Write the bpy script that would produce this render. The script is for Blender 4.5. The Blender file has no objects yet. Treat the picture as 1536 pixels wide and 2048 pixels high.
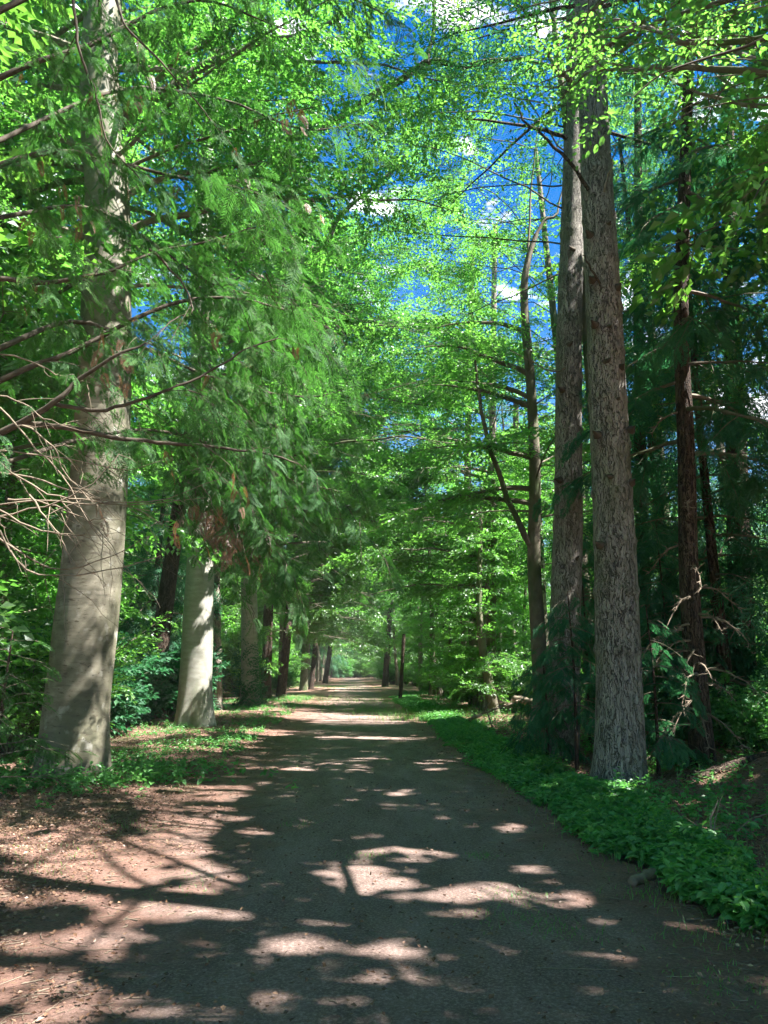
import bpy, math, random
import numpy as np
from mathutils import Vector

R = math.radians
S = bpy.context.scene
C = S.collection

# ------------------------------------------------------------------ camera, sky, sun, exposure
FPX, PITCH, YAW, EYE = 1540.0, 11.6, -2.53, 1.6
cam = bpy.data.cameras.new("camera")
cam.sensor_fit = 'VERTICAL'; cam.sensor_height = 24.0
cam.lens = FPX / 2048 * 24.0
cam.clip_start = 0.05; cam.clip_end = 2000
cam_o = bpy.data.objects.new("camera", cam); C.objects.link(cam_o)
cam_o.location = (0, 0, EYE); cam_o.rotation_euler = (R(90 + PITCH), 0, R(YAW))
S.camera = cam_o

HAZE = 0.0006
SUN_AZ, SUN_EL = 107.0, 54.0            # azimuth clockwise from +Y
sd = np.array([math.sin(R(SUN_AZ)) * math.cos(R(SUN_EL)), math.cos(R(SUN_AZ)) * math.cos(R(SUN_EL)), math.sin(R(SUN_EL))])
sun = bpy.data.lights.new("sun", 'SUN'); sun.energy = 5.0; sun.angle = R(0.5); sun.color = (1.0, 0.95, 0.88)
sun_o = bpy.data.objects.new("sun", sun); C.objects.link(sun_o)
sun_o.rotation_euler = Vector(sd).to_track_quat('Z', 'Y').to_euler()
sun_o.location = (30, 0, 40)

W = bpy.data.worlds.new("World"); S.world = W; W.use_nodes = True
nt = W.node_tree; nt.nodes.clear()
def N(t, tree=None, **kw):
    n = (tree or nt).nodes.new(t)
    for k, v in kw.items(): setattr(n, k, v)
    return n
out = N('ShaderNodeOutputWorld'); bg = N('ShaderNodeBackground'); bg.inputs[1].default_value = 0.052
sky = N('ShaderNodeTexSky', sky_type='NISHITA', sun_disc=False)
sky.sun_elevation = R(SUN_EL); sky.sun_rotation = R(SUN_AZ); sky.ozone_density = 4.0; sky.air_density = 1.3; sky.dust_density = 0.3
tc = N('ShaderNodeTexCoord'); mp = N('ShaderNodeMapping'); mp.inputs['Scale'].default_value = (1, 1, 2.2)
mp.inputs['Location'].default_value = (0.62, 0.3, 0.1)
cn = N('ShaderNodeTexNoise'); cn.inputs['Scale'].default_value = 8.5; cn.inputs['Detail'].default_value = 7; cn.inputs['Roughness'].default_value = 0.55
cr = N('ShaderNodeValToRGB'); cr.color_ramp.elements[0].position = 0.59; cr.color_ramp.elements[1].position = 0.68
mx = N('ShaderNodeMix', data_type='RGBA'); mx.inputs['B'].default_value = (13.0, 13.5, 14.0, 1)
L = nt.links.new
L(tc.outputs['Generated'], mp.inputs['Vector']); L(mp.outputs[0], cn.inputs['Vector']); L(cn.outputs['Fac'], cr.inputs[0])
L(cr.outputs[0], mx.inputs['Factor']); hs = N('ShaderNodeHueSaturation'); hs.inputs['Saturation'].default_value = 1.45; hs.inputs['Hue'].default_value = 0.508; hs.inputs['Value'].default_value = 0.8; L(sky.outputs[0], hs.inputs['Color']); L(hs.outputs[0], mx.inputs['A']); L(mx.outputs['Result'], bg.inputs[0]); L(bg.outputs[0], out.inputs[0])

S.view_settings.view_transform = 'Standard'; S.view_settings.look = 'None'
S.view_settings.exposure = 2.5; S.view_settings.gamma = 1.0
S.cycles.max_bounces = 6; S.cycles.diffuse_bounces = 4; S.cycles.glossy_bounces = 2
S.cycles.transmission_bounces = 3; S.cycles.transparent_max_bounces = 4
S.cycles.sample_clamp_indirect = 6.0; S.cycles.caustics_reflective = False; S.cycles.caustics_refractive = False
S.cycles.use_denoising = True
try: S.cycles.denoiser = 'OPENIMAGEDENOISE'
except Exception: pass
S.cycles.use_adaptive_sampling = True; S.cycles.adaptive_threshold = 0.02

# ------------------------------------------------------------------ pixel -> world helpers
_p, _y = R(PITCH), R(YAW)
def ray(px, py):
    x = (px - 768) / FPX; y = (1024 - py) / FPX
    Y = math.cos(_p) - y * math.sin(_p); Z = math.sin(_p) + y * math.cos(_p)
    return np.array([x * math.cos(_y) - Y * math.sin(_y), x * math.sin(_y) + Y * math.cos(_y), Z])
def P(px, py, d):
    r = ray(px, py); return np.array([0, 0, EYE]) + r * (d / r[1])
def G(px, py):
    r = ray(px, py); return np.array([0, 0, EYE]) - r * (EYE / r[2])
def to_px(p):
    q = p - np.array([0, 0, EYE])
    cy, sy = math.cos(_y), math.sin(_y)
    x = q[..., 0] * cy + q[..., 1] * sy; Y = -q[..., 0] * sy + q[..., 1] * cy; Z = q[..., 2]
    f = Y * math.cos(_p) + Z * math.sin(_p); u = -Y * math.sin(_p) + Z * math.cos(_p)
    f = np.where(f < 0.05, 0.05, f)
    return 768 + FPX * x / f, 1024 - FPX * u / f, f

# ------------------------------------------------------------------ smooth value noise
_ng = np.random.default_rng(77).random((64, 64, 16)).astype(np.float32)
def vnoise(x, y, z=0.0):
    x = np.asarray(x, dtype=np.float64); y = np.asarray(y, dtype=np.float64); z = np.asarray(z, dtype=np.float64) + 0 * x
    xi, yi, zi = np.floor(x).astype(int), np.floor(y).astype(int), np.floor(z).astype(int)
    fx, fy, fz = x - xi, y - yi, z - zi
    fx, fy, fz = [t * t * (3 - 2 * t) for t in (fx, fy, fz)]
    r = 0
    for a in (0, 1):
        for b in (0, 1):
            for c in (0, 1):
                r = r + _ng[(xi + a) % 64, (yi + b) % 64, (zi + c) % 16] * (fx if a else 1 - fx) * (fy if b else 1 - fy) * (fz if c else 1 - fz)
    return r
def fbm(x, y, z=0.0, o=3):
    r = 0; a = 0.5
    for k in range(o):
        r = r + a * vnoise(np.asarray(x) * 2 ** k + 7.3 * k, np.asarray(y) * 2 ** k + 3.1 * k, np.asarray(z) * 2 ** k + 1.7 * k); a *= 0.5
    return r / (1 - 0.5 ** o)

def ground_h(x, y):
    x = np.asarray(x, float); y = np.asarray(y, float)
    off = np.clip((np.abs(x - 0.3) - 2.1) / 1.2, 0, 1); off = off * off * (3 - 2 * off)
    far = np.clip((np.abs(x - 0.3) - 5) / 10, 0, 1)
    h = off * (0.05 + 0.16 * (fbm(x * 0.6, y * 0.6) - 0.5) + 0.07 * (fbm(x * 2.5, y * 2.5, 3) - 0.5)) + far * 0.5 * (fbm(x * 0.12, y * 0.12, 5) - 0.45)
    h = h + (1 - off) * 0.02 * (fbm(x * 1.5, y * 1.5, 2) - 0.5)
    return h

# ------------------------------------------------------------------ mesh accumulation (all quads)
class MB:
    def __init__(s): s.v = []; s.f = []; s.m = []; s.n = 0
    def add(s, v, f, mat=0):
        v = np.asarray(v, np.float32).reshape(-1, 3); f = np.asarray(f, np.int64).reshape(-1, 4)
        if len(f) == 0: return
        s.v.append(v); s.f.append(f + s.n); s.m.append(np.full(len(f), mat, np.int32)); s.n += len(v)
    def build(s, name, mats, parent=None, base=None, smooth=True):
        v = np.concatenate(s.v); f = np.concatenate(s.f); m = np.concatenate(s.m)
        if base is not None: v = v - np.asarray(base, np.float32)
        me = bpy.data.meshes.new(name)
        me.vertices.add(len(v)); me.vertices.foreach_set('co', v.astype(np.float32).ravel())
        me.loops.add(f.size); me.loops.foreach_set('vertex_index', f.astype(np.int32).ravel())
        me.polygons.add(len(f)); me.polygons.foreach_set('loop_start', (np.arange(len(f)) * 4).astype(np.int32))
        me.polygons.foreach_set('loop_total', np.full(len(f), 4, np.int32))
        me.polygons.foreach_set('material_index', m)
        me.polygons.foreach_set('use_smooth', np.full(len(f), smooth, bool))
        for k in (mats if isinstance(mats, (list, tuple)) else [mats]): me.materials.append(k)
        me.update(calc_edges=True)
        o = bpy.data.objects.new(name, me); C.objects.link(o)
        if parent is not None: o.parent = parent
        elif base is not None: o.location = base
        return o

def norm(a): return a / np.maximum(np.linalg.norm(a, axis=-1, keepdims=True), 1e-9)

def batch_tube(mb, pts, rad, seg=5, mat=0, rfun=None):
    pts = np.asarray(pts, float); rad = np.asarray(rad, float)
    if pts.ndim == 2: pts = pts[None]; rad = rad[None]
    Nn, n, _ = pts.shape
    if Nn == 0: return
    t = norm(np.gradient(pts, axis=1))
    ref = np.where(np.abs(t[:, :1, 2:3]) > 0.8, np.array([1.0, 0, 0]), np.array([0, 0, 1.0]))
    a = norm(np.cross(t, np.broadcast_to(ref, t.shape))); b = np.cross(t, a)
    th = np.arange(seg) / seg * 2 * math.pi
    rr = rad[:, :, None] * np.ones(seg)
    if rfun is not None: rr = rr * rfun(pts, th)
    ring = pts[:, :, None, :] + rr[..., None] * (a[:, :, None, :] * np.cos(th)[None, None, :, None] + b[:, :, None, :] * np.sin(th)[None, None, :, None])
    i = np.arange(n - 1)[:, None]; j = np.arange(seg)[None, :]
    q = np.stack([i * seg + j, i * seg + (j + 1) % seg, (i + 1) * seg + (j + 1) % seg, (i + 1) * seg + j], -1).reshape(-1, 4)
    f = (q[None] + (np.arange(Nn) * n * seg)[:, None, None]).reshape(-1, 4)
    mb.add(ring.reshape(-1, 3), f, mat)

def spline(pts, n):
    pts = np.asarray(pts, float)
    p = np.vstack([2 * pts[0] - pts[1], pts, 2 * pts[-1] - pts[-2]])
    u = np.linspace(0, len(pts) - 1 - 1e-6, n); k = u.astype(int); t = (u - k)[:, None]
    a, b, c, d = p[k], p[k + 1], p[k + 2], p[k + 3]
    return 0.5 * (2 * b + (c - a) * t + (2 * a - 5 * b + 4 * c - d) * t ** 2 + (3 * b - a - 3 * c + d) * t ** 3)

def frames(d, rng, roll=0.35, up=(0, 0, 1)):
    x = norm(d); u = np.broadcast_to(np.asarray(up, float), x.shape) + rng.normal(0, roll, x.shape)
    z = norm(u - (u * x).sum(-1, keepdims=True) * x); y = np.cross(z, x)
    return np.stack([x, y, z], -2)

# ------------------------------------------------------------------ leaf templates: (leaves, verts per leaf, 3), faces per leaf
def leaf_quad(l=1.0, w=0.7, fold=0.12):
    return np.array([[0, 0, 0], [l * 0.45, w * 0.5, fold * l], [l, 0, -0.05 * l], [l * 0.45, -w * 0.5, fold * l]]), np.array([[0, 1, 2, 3]])
def leaf_fold(l=1.0, w=0.62, fold=0.1):
    v = np.array([[0, 0, 0], [l * .25, w * .42, fold * l], [l * .7, w * .4, fold * l * .8], [l, 0, -0.1 * l], [l * .7, -w * .4, fold * l * .8], [l * .25, -w * .42, fold * l], [l * .48, 0, 0.0]])
    return v, np.array([[0, 6, 2, 1], [6, 3, 3, 2], [0, 5, 4, 6], [6, 4, 3, 3]])[[0, 2]].tolist() and np.array([[0, 6, 2, 1], [0, 5, 4, 6], [6, 4, 3, 2]])
def spray_template(rng, nleaf, length, lsize, base, jit=0.25, tips=True):
    v0, f0 = base; L_ = []
    for k in range(nleaf):
        u = (k + 0.5) / nleaf; side = 1 if k % 2 else -1
        ang = side * R(rng.uniform(35, 65)) * (1 - 0.5 * u)
        s = lsize * rng.uniform(0.7, 1.15) * (1 - 0.25 * abs(u - 0.5))
        el = rng.normal(0, jit) - 0.15; ro = rng.normal(0, jit * 1.6)
        v = v0 * s
        c, n_ = math.cos(ro), math.sin(ro); v = v @ np.array([[1, 0, 0], [0, c, n_], [0, -n_, c]])
        c, n_ = math.cos(el), math.sin(el); v = v @ np.array([[c, 0, n_], [0, 1, 0], [-n_, 0, c]])
        c, n_ = math.cos(ang), math.sin(ang); v = v @ np.array([[c, n_, 0], [-n_, c, 0], [0, 0, 1]])
        L_.append(v + np.array([u * length, side * rng.uniform(0, 0.16) * length, -0.18 * length * u * u + rng.normal(0, 0.02)]))
    return np.array(L_), f0
def frond_template(rng, pairs=13, droop=0.28, fine=True):
    L_ = []
    def strip(p, q, w, up=0.0):
        d = q - p; s = np.cross(d, [0, 0, 1.0]); s = s / max(np.linalg.norm(s), 1e-6) * w
        m = p * 0.55 + q * 0.45
        L_.append(np.array([p, m + s + [0, 0, up], q, m - s + [0, 0, up]]))
    def pt(u): return np.array([u, 0.04 * math.sin(u * 4), -droop * u * u])
    for k in range(4): strip(pt(k / 4), pt((k + 1.1) / 4), 0.014)
    for k in range(pairs):
        u = 0.06 + 0.92 * k / pairs
        for sd_ in (-1, 1):
            ln = (0.36 * (1 - u) ** 0.7 + 0.06) * rng.uniform(0.8, 1.1)
            a = R(rng.uniform(42, 55)); p = pt(u + rng.uniform(-.01, .01))
            q = p + np.array([math.cos(a) * ln, sd_ * math.sin(a) * ln, -0.22 * ln + rng.normal(0, .012)])
            strip(p, q, 0.016, 0.004)
            if fine and ln > 0.14:
                for w_ in (0.3, 0.5, 0.7):
                    b = p + (q - p) * w_
                    for s2 in (-1, 1):
                        a2 = a * sd_ + s2 * R(38); l2 = ln * 0.42 * (1 - w_ * .6)
                        strip(b, b + np.array([math.cos(a2) * l2, math.sin(a2) * l2, -0.05 * l2]), 0.012, 0.002)
    return np.array(L_), np.array([[0, 1, 2, 3]])

trg = np.random.default_rng(5)
LQ, LF = leaf_quad(), leaf_fold()
T_BEECH = [spray_template(trg, 26, 0.6, 0.095, LQ) for _ in range(4)]
T_BIG = [spray_template(trg, 16, 0.65, 0.16, LQ, 0.35) for _ in range(3)]
T_HUGE = [spray_template(trg, 16, 0.9, 0.27, LQ, 0.4) for _ in range(3)]
T_NEAR = [spray_template(trg, 12, 0.5, 0.085, LF) for _ in range(3)]
T_FROND = [frond_template(trg) for _ in range(3)]
T_COMB = [frond_template(trg, 11, 0.35, False) for _ in range(3)]
T_FRONDC = [frond_template(trg, 8, 0.35, False) for _ in range(3)]

# ------------------------------------------------------------------ ground map of openings cut in the canopy so sun lands on chosen patches
GX0, GX1, GY0, GY1, GR = -16.0, 22.0, 0.0, 90.0, 0.05
gx = np.arange(GX0, GX1, GR); gy = np.arange(GY0, GY1, GR)
GXX, GYY = np.meshgrid(gx, gy, indexing='ij')
zmin = np.full(GXX.shape, 1e9, np.float32)
patches = [(790,1715,90,16),(735,1752,85,26),(800,1775,70,12),(860,1802,120,14),(960,1790,90,18),(1060,1800,100,18),(1140,1812,50,10),(700,1790,50,10),
 (640,1852,50,9),(600,1897,72,17),(730,1900,90,22),(800,1912,45,12),(700,1840,60,11),(780,1860,60,12),(880,1832,70,11),(950,1862,30,8),(1020,1662,30,12),(1050,1745,42,9),
 (480,1955,46,20),(410,1967,38,14),(690,1975,60,16),(1170,1920,38,9),(1090,1862,46,8),(1010,1905,30,7),(560,1990,40,9),
 (340,1650,70,15),(440,1640,50,9),(340,1592,60,11),(425,1602,40,6),(500,1668,35,8),(330,1700,80,18),(350,1745,90,22),(340,1790,80,22),(330,1832,80,16),(405,1822,60,11),(440,1838,50,9),(525,1812,50,7),
 (180,1690,90,22),(100,1762,110,20),(200,1792,60,14),(60,1740,60,18),(40,1535,60,12),(60,1600,50,12),(210,1622,50,12),(130,1650,60,12),(0,1780,60,14),
 (60,1960,90,24),(160,1990,60,20),(240,2022,90,20),(380,2032,80,20),(100,2032,120,20),(210,1892,30,9),(230,1962,40,9),(20,1905,50,10),
 (680,1432,120,9),(720,1446,90,5),(615,1422,40,5),(740,1478,80,3),(670,1477,40,3),(805,1481,40,3),(660,1392,60,4),(690,1374,50,4),(715,1361,30,4),(670,1407,50,4),
 (870,1526,40,4),(870,1541,25,3),(730,1520,40,3),(520,1470,60,3),(470,1485,40,3),(800,1590,30,4),(590,1540,30,3),(1480,1520,70,12),(1400,1580,40,14),(1330,1700,22,8),
 (1230,1600,40,12),(1130,1545,30,8),(860,1440,40,6),(830,1425,40,6),(1090,1400,50,8),(1000,1410,40,5),(600,1400,30,8),(120,1560,40,6)]
cell = np.stack([GXX, GYY, np.zeros_like(GXX)], -1)
cpx, cpy, _ = to_px(cell)
wob = 0.65 + 1.15 * fbm(GXX * 3.2, GYY * 3.2, 0, 2)
rj = np.random.default_rng(41); blob = np.zeros(GXX.shape, bool)
CS = 0.32; nx_, ny_ = int((GX1 - GX0) / CS) + 2, int((GY1 - GY0) / CS) + 2
jx, jy, jr = rj.uniform(.1, .9, (nx_, ny_)), rj.uniform(.1, .9, (nx_, ny_)), rj.uniform(.12, .31, (nx_, ny_))
ci, cj = ((GXX - GX0) / CS).astype(int), ((GYY - GY0) / CS).astype(int)
for di in (-1, 0, 1):
    for dj in (-1, 0, 1):
        a_, b_ = np.clip(ci + di, 0, nx_ - 1), np.clip(cj + dj, 0, ny_ - 1)
        blob |= ((GXX - GX0) - (a_ + jx[a_, b_]) * CS) ** 2 + (((GYY - GY0) - (b_ + jy[a_, b_]) * CS)) ** 2 < jr[a_, b_] ** 2
for (a, b, c, d) in patches:
    zmin[(((cpx - a) / c) ** 2 + ((cpy - b) / d) ** 2 < wob) & (blob | (GYY > 13))] = 3.0
# scattered openings further along the track and in the wood
hol = fbm(GXX * 0.9 + 5, GYY * 0.55 + 2, 8, 3)
zmin[(GYY > 31) & (hol > 0.56)] = 3.0
zmin[(GYY > 18) & (GXX > 4.2) & (hol > 0.38)] = 4.0
zmin[(GYY > 21) & (GXX > 3.4) & (hol > 0.2)] = 2.5
zmin[(GYY > 16) & (GXX < -4.8) & (hol > 0.6)] = 4.0
zmin[(fbm(GXX * 4, GYY * 4, 11, 2) > 0.78) & (np.abs(GXX) < 8) & (GYY < 20)] = 3.0
zmin[blob & (fbm(GXX * .9, GYY * .9, 7, 2) > .36) & (GXX < -1.3) & (GXX > -6) & (GYY < 11.5)] = 3.0
_sn = (0.25 + 1.3 * fbm(GXX * 7, GYY * 7, 4, 2)).astype(np.float32)
def shaft(px, py, d, rr, lift=0.5):
    p = P(px, py, d); g = p[:2] - sd[:2] / sd[2] * p[2]
    i0, i1 = [int(np.clip((g[0] + q * 1.5 * rr - GX0) / GR, 0, zmin.shape[0])) for q in (-1, 1)]; j0, j1 = [int(np.clip((g[1] + q * 1.5 * rr - GY0) / GR, 0, zmin.shape[1])) for q in (-1, 1)]
    if i1 <= i0 or j1 <= j0: return
    w = np.s_[i0:i1, j0:j1]; m = (GXX[w] - g[0]) ** 2 + (GYY[w] - g[1]) ** 2 < (rr * _sn[w]) ** 2
    zmin[w] = np.where(m, np.minimum(zmin[w], p[2] + lift), zmin[w])
for (a, b, r_) in [(235,215,.28),(240,260,.3),(232,310,.35),(235,400,.22),(245,470,.35),(250,540,.2),(250,790,.3),(255,840,.2),(190,940,.3),(235,1030,.2),(236,1090,.12),(222,1190,.1),(212,1290,.06),(205,1480,.1),(180,700,.3)]:
    shaft(a, b, 12.1, r_ * .8); shaft(a + 28 + (b * 7) % 13, b + 25, 12.35, r_ * .75)
for (a, b, r_) in [(420,1200,.3),(418,1280,.25),(405,1370,.25),(415,1130,.2)]: shaft(a, b, 22.5, r_)
for (a, b, r_) in [(520,420,.45),(560,500,.4),(600,640,.4),(640,660,.35),(640,730,.3),(560,390,.3),(700,270,.5),(420,800,.4),(230,860,.3),(160,1000,.3),(60,1000,.4),(90,1060,.4),(330,780,.3),(100,130,.5),(380,370,.3),(430,450,.3),(230,650,.3),(30,500,.4),(300,960,.25),(500,430,.5),(540,470,.5),(580,560,.5),(470,380,.4),(600,720,.4),(400,740,.4),(350,850,.4),(480,900,.4),(560,860,.4),(500,650,.4)]:
    shaft(a, b, 7.0, r_, 0.9)
for (a, b, r_) in [(1275,1375,.12),(1330,1290,.4),(1380,1250,.3),(1360,1380,.25),(1390,1050,.2),(1500,1200,.4),(1395,450,.2),(1375,560,.2)]: shaft(a, b, 12.0, r_, 0.6)
for k in range(70):
    rg = np.random.default_rng(900 + k); shaft(rg.uniform(450, 1100), rg.uniform(50, 1150), rg.uniform(14, 45), rg.uniform(.4, 1.3), 1.0)

def open_sky(c, rng):
    """leaf centres kept: outside the canopy openings"""
    k = sd[:2] / sd[2]
    x = c[:, 0] - k[0] * c[:, 2]; y = c[:, 1] - k[1] * c[:, 2]
    i = ((x - GX0) / GR).astype(int); j = ((y - GY0) / GR).astype(int)
    ok = (i >= 0) & (j >= 0) & (i < zmin.shape[0]) & (j < zmin.shape[1])
    z = np.full(len(c), 1e9); z[ok] = zmin[i[ok], j[ok]]
    keep = ~(c[:, 2] > z)
    # the glade above the track where the crowns do not meet
    px, py, f = to_px(c); nz = fbm(c[:, 0] * .8, c[:, 1] * .8, c[:, 2] * .8, 2) - 0.5
    for (a, b, ra, rb, st) in GLADE:
        dd = ((px - a) / ra) ** 2 + ((py - b) / rb) ** 2 + 0.9 * nz
        keep &= ~((dd < 1) & (rng.random(len(c)) < st * np.clip((1.15 - dd) * 1.6, 0, 1)))
    return keep
GLADE = [(980, 400, 62, 80, 0.85), (885, 490, 70, 45, 0.65), (800, 500, 60, 38, 0.5), (1030, 290, 50, 40, 0.6), (850, 600, 90, 50, 0.5), (960, 50, 30, 50, 0.6),
         (800, 870, 60, 40, 0.85), (820, 700, 70, 50, 0.6), (1330, 70, 60, 40, 0.6), (660, 290, 40, 40, 0.6), (570, 60, 25, 30, .6), (1000, 560, 50, 60, .7),
         (700, 1270, 38, 80, 0.8), (640, 120, 25, 20, .5), (345, 360, 20, 30, .6), (280,170,20,30,.5)]

def place(mb, tmpls, pos, fr, sc, rng, mat=0, carve=True, shade=None):
    if len(pos) == 0: return
    pick = rng.integers(0, len(tmpls), len(pos))
    for k, (tv, tf) in enumerate(tmpls):
        s = pick == k
        if not s.any(): continue
        n = int(s.sum())
        w = np.einsum('lvc,nck->nlvk', tv, fr[s] * sc[s][:, None, None]) + pos[s][:, None, None, :]
        w = w.reshape(-1, tv.shape[1], 3).astype(np.float32)
        keep = w[..., 2].mean(1) > 0.03
        if carve:
            keep &= open_sky(w.mean(1), rng)
        w = w[keep]
        f = (tf[None] + (np.arange(len(w)) * tv.shape[1])[:, None, None]).reshape(-1, 4)
        mb.add(w.reshape(-1, 3), f, mat)

def foliate(mb, wood, limb, rng, tm, sec_sp=0.45, sec_len=1.5, spr_sp=0.28, scale=1.0, droop=0.12, t0=0.2, roll=0.35, wmat=1, lmat=0, carve=True, hang=0.0, wr=0.008, thin=1.0, uproll=None):
    limb = np.asarray(limb, float); seg = np.linalg.norm(np.diff(limb, axis=0), axis=1); Lh = seg.sum(); cum = np.r_[0, np.cumsum(seg)]
    n = max(2, int(Lh * (1 - t0) / sec_sp)); t = t0 + (1 - t0) * (np.arange(n) + rng.random(n)) / n; t[-1] = 1.0
    b = np.stack([np.interp(t * Lh, cum, limb[:, k]) for k in range(3)], -1)
    b2 = np.stack([np.interp(np.minimum(t * Lh + 0.1, Lh), cum, limb[:, k]) - np.interp(np.minimum(t * Lh + 0.1, Lh) - 0.15, cum, limb[:, k]) for k in range(3)], -1)
    tg = norm(b2); side = np.where(np.arange(n) % 2, 1.0, -1.0)[:, None]
    perp = norm(np.cross(tg, [0, 0, 1.0]) + 1e-6)
    a = np.radians(rng.uniform(35, 70, (n, 1))); a[-1] = 0
    d = norm(np.cos(a) * tg + np.sin(a) * side * perp + np.array([0, 0, 1.0]) * rng.normal(0, 0.22, (n, 1)) - np.array([0, 0, hang]))
    ln = sec_len * (1 - 0.55 * t) * rng.uniform(0.6, 1.25, n)
    u = np.linspace(0, 1, 5)
    pts = b[:, None] + d[:, None] * (ln[:, None, None] * u[None, :, None]) + np.array([0, 0, -1.0]) * (droop * ln[:, None, None] * (u ** 2)[None, :, None])
    pts += rng.normal(0, 0.03, pts.shape) * u[None, :, None] * sec_len * 0.4
    rad = (wr * (0.5 + ln / sec_len))[:, None] * (1 - 0.8 * u)[None]
    if wood is not None: batch_tube(wood, pts, rad, 4, wmat)
    K = max(2, int(sec_len * 1.3 / spr_sp))
    uu = (np.arange(K) + 0.5) / K
    pos = b[:, None] + d[:, None] * (ln[:, None, None] * uu[None, :, None]) - np.array([0, 0, 1.0]) * (droop * ln[:, None, None] * (uu ** 2)[None, :, None])
    keep = (rng.random((n, K)) < thin * np.clip(ln[:, None] / (sec_len * 0.9), 0.3, 1))
    sd2 = np.where((np.arange(K)[None] + np.arange(n)[:, None]) % 2, 1.0, -1.0)[..., None]
    a2 = np.radians(rng.uniform(20, 65, (n, K, 1))); pp = norm(np.cross(d, [0, 0, 1.0]) + 1e-6)[:, None]
    d2 = norm(np.cos(a2) * d[:, None] + np.sin(a2) * sd2 * pp + np.array([0, 0, 1.0]) * (rng.normal(0, 0.25, (n, K, 1)) - droop * 1.2 - hang))
    pos = pos[keep]; d2 = d2[keep]
    sc = scale * rng.uniform(0.7, 1.2, len(pos))
    place(mb, tm, pos, frames(d2, rng, roll), sc, rng, lmat, carve)

def auto_limb(base, az, el, ln, rng, droop=0.25, n=8, wob=0.06):
    u = np.linspace(0, 1, n)
    d = np.array([math.cos(az) * math.cos(el), math.sin(az) * math.cos(el), math.sin(el)])
    p = base + d * (ln * u)[:, None] - np.array([0, 0, 1]) * (droop * ln * u ** 2)[:, None]
    w = np.cumsum(rng.normal(0, wob * ln / n, (n, 3)), 0); w[0] = 0
    return p + w

# ------------------------------------------------------------------ materials
def mat(name):
    m = bpy.data.materials.new(name); m.use_nodes = True; m.node_tree.nodes.clear(); return m, m.node_tree
def ramp(t, els):
    r = N('ShaderNodeValToRGB', t); e = r.color_ramp.elements
    e[0].position, e[0].color = els[0][0], (*els[0][1], 1); e[1].position, e[1].color = els[-1][0], (*els[-1][1], 1)
    for p_, c_ in els[1:-1]: x = e.new(p_); x.color = (*c_, 1)
    return r
def leaf_mat(name, cols, tcol, tfac=0.5, gloss=0.06, rough=0.45, nscale=0.5):
    m, t = mat(name); l = t.links.new
    o = N('ShaderNodeOutputMaterial', t); geo = N('ShaderNodeNewGeometry', t); noi = N('ShaderNodeTexNoise', t); noi.inputs['Scale'].default_value = nscale
    tcn = N('ShaderNodeTexCoord', t); l(tcn.outputs['Object'], noi.inputs['Vector'])
    ad = N('ShaderNodeMath', t, operation='MULTIPLY_ADD'); ad.inputs[1].default_value = 0.55; l(geo.outputs['Random Per Island'], ad.inputs[0])
    sb = N('ShaderNodeMath', t, operation='MULTIPLY_ADD'); sb.inputs[1].default_value = 1.5; sb.inputs[2].default_value = -0.52; l(noi.outputs['Fac'], sb.inputs[0]); l(sb.outputs[0], ad.inputs[2])
    r = ramp(t, cols); l(ad.outputs[0], r.inputs[0])
    df = N('ShaderNodeBsdfDiffuse', t); l(r.outputs[0], df.inputs[0])
    mul = N('ShaderNodeMix', t, data_type='RGBA', blend_type='MULTIPLY'); mul.inputs['Factor'].default_value = 1.0
    r2 = ramp(t, [(0, tuple(0.6 * x for x in tcol)), (1, tcol)]); l(ad.outputs[0], r2.inputs[0])
    tr = N('ShaderNodeBsdfTranslucent', t); l(r2.outputs[0], tr.inputs[0])
    mxs = N('ShaderNodeMixShader', t); mxs.inputs[0].default_value = tfac; l(df.outputs[0], mxs.inputs[1]); l(tr.outputs[0], mxs.inputs[2])
    gl = N('ShaderNodeBsdfGlossy', t); gl.inputs['Roughness'].default_value = rough; gl.inputs[0].default_value = (0.9, 0.95, 1, 1)
    m2 = N('ShaderNodeMixShader', t); m2.inputs[0].default_value = gloss; l(mxs.outputs[0], m2.inputs[1]); l(gl.outputs[0], m2.inputs[2])
    l(m2.outputs[0], o.inputs[0]); return m
M = {}
M['beech'] = leaf_mat('beech_leaf', [(0.1, (0.035, 0.10, 0.022)), (0.55, (0.07, 0.17, 0.03)), (1, (0.13, 0.25, 0.04))], (0.22, 0.64, 0.08), 0.6)
M['lime'] = leaf_mat('lime_green_leaf', [(0.1, (0.035, 0.12, 0.025)), (0.55, (0.075, 0.20, 0.035)), (1, (0.13, 0.28, 0.05))], (0.27, 0.70, 0.09), 0.6)
M['wood'] = leaf_mat('wood_leaf', [(0.1, (0.03, 0.095, 0.03)), (0.55, (0.06, 0.16, 0.035)), (1, (0.12, 0.25, 0.05))], (0.22, 0.55, 0.06), 0.5)
M['cypress'] = leaf_mat('cypress_frond', [(0.1, (0.025, 0.075, 0.03)), (0.5, (0.055, 0.14, 0.045)), (0.95, (0.12, 0.23, 0.06)), (1, (0.2, 0.1, 0.04))], (0.14, 0.45, 0.07), 0.4, 0.012, 0.6)
M['cedar'] = leaf_mat('cedar_frond', [(0.1, (0.025, 0.085, 0.05)), (0.6, (0.05, 0.15, 0.075)), (1, (0.09, 0.22, 0.09))], (0.09, 0.40, 0.14), 0.35, 0.012, 0.6)
M['brown'] = leaf_mat('dead_frond', [(0.1, (0.10, 0.045, 0.02)), (0.6, (0.20, 0.09, 0.04)), (1, (0.30, 0.17, 0.08))], (0.4, 0.18, 0.06), 0.3)
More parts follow.
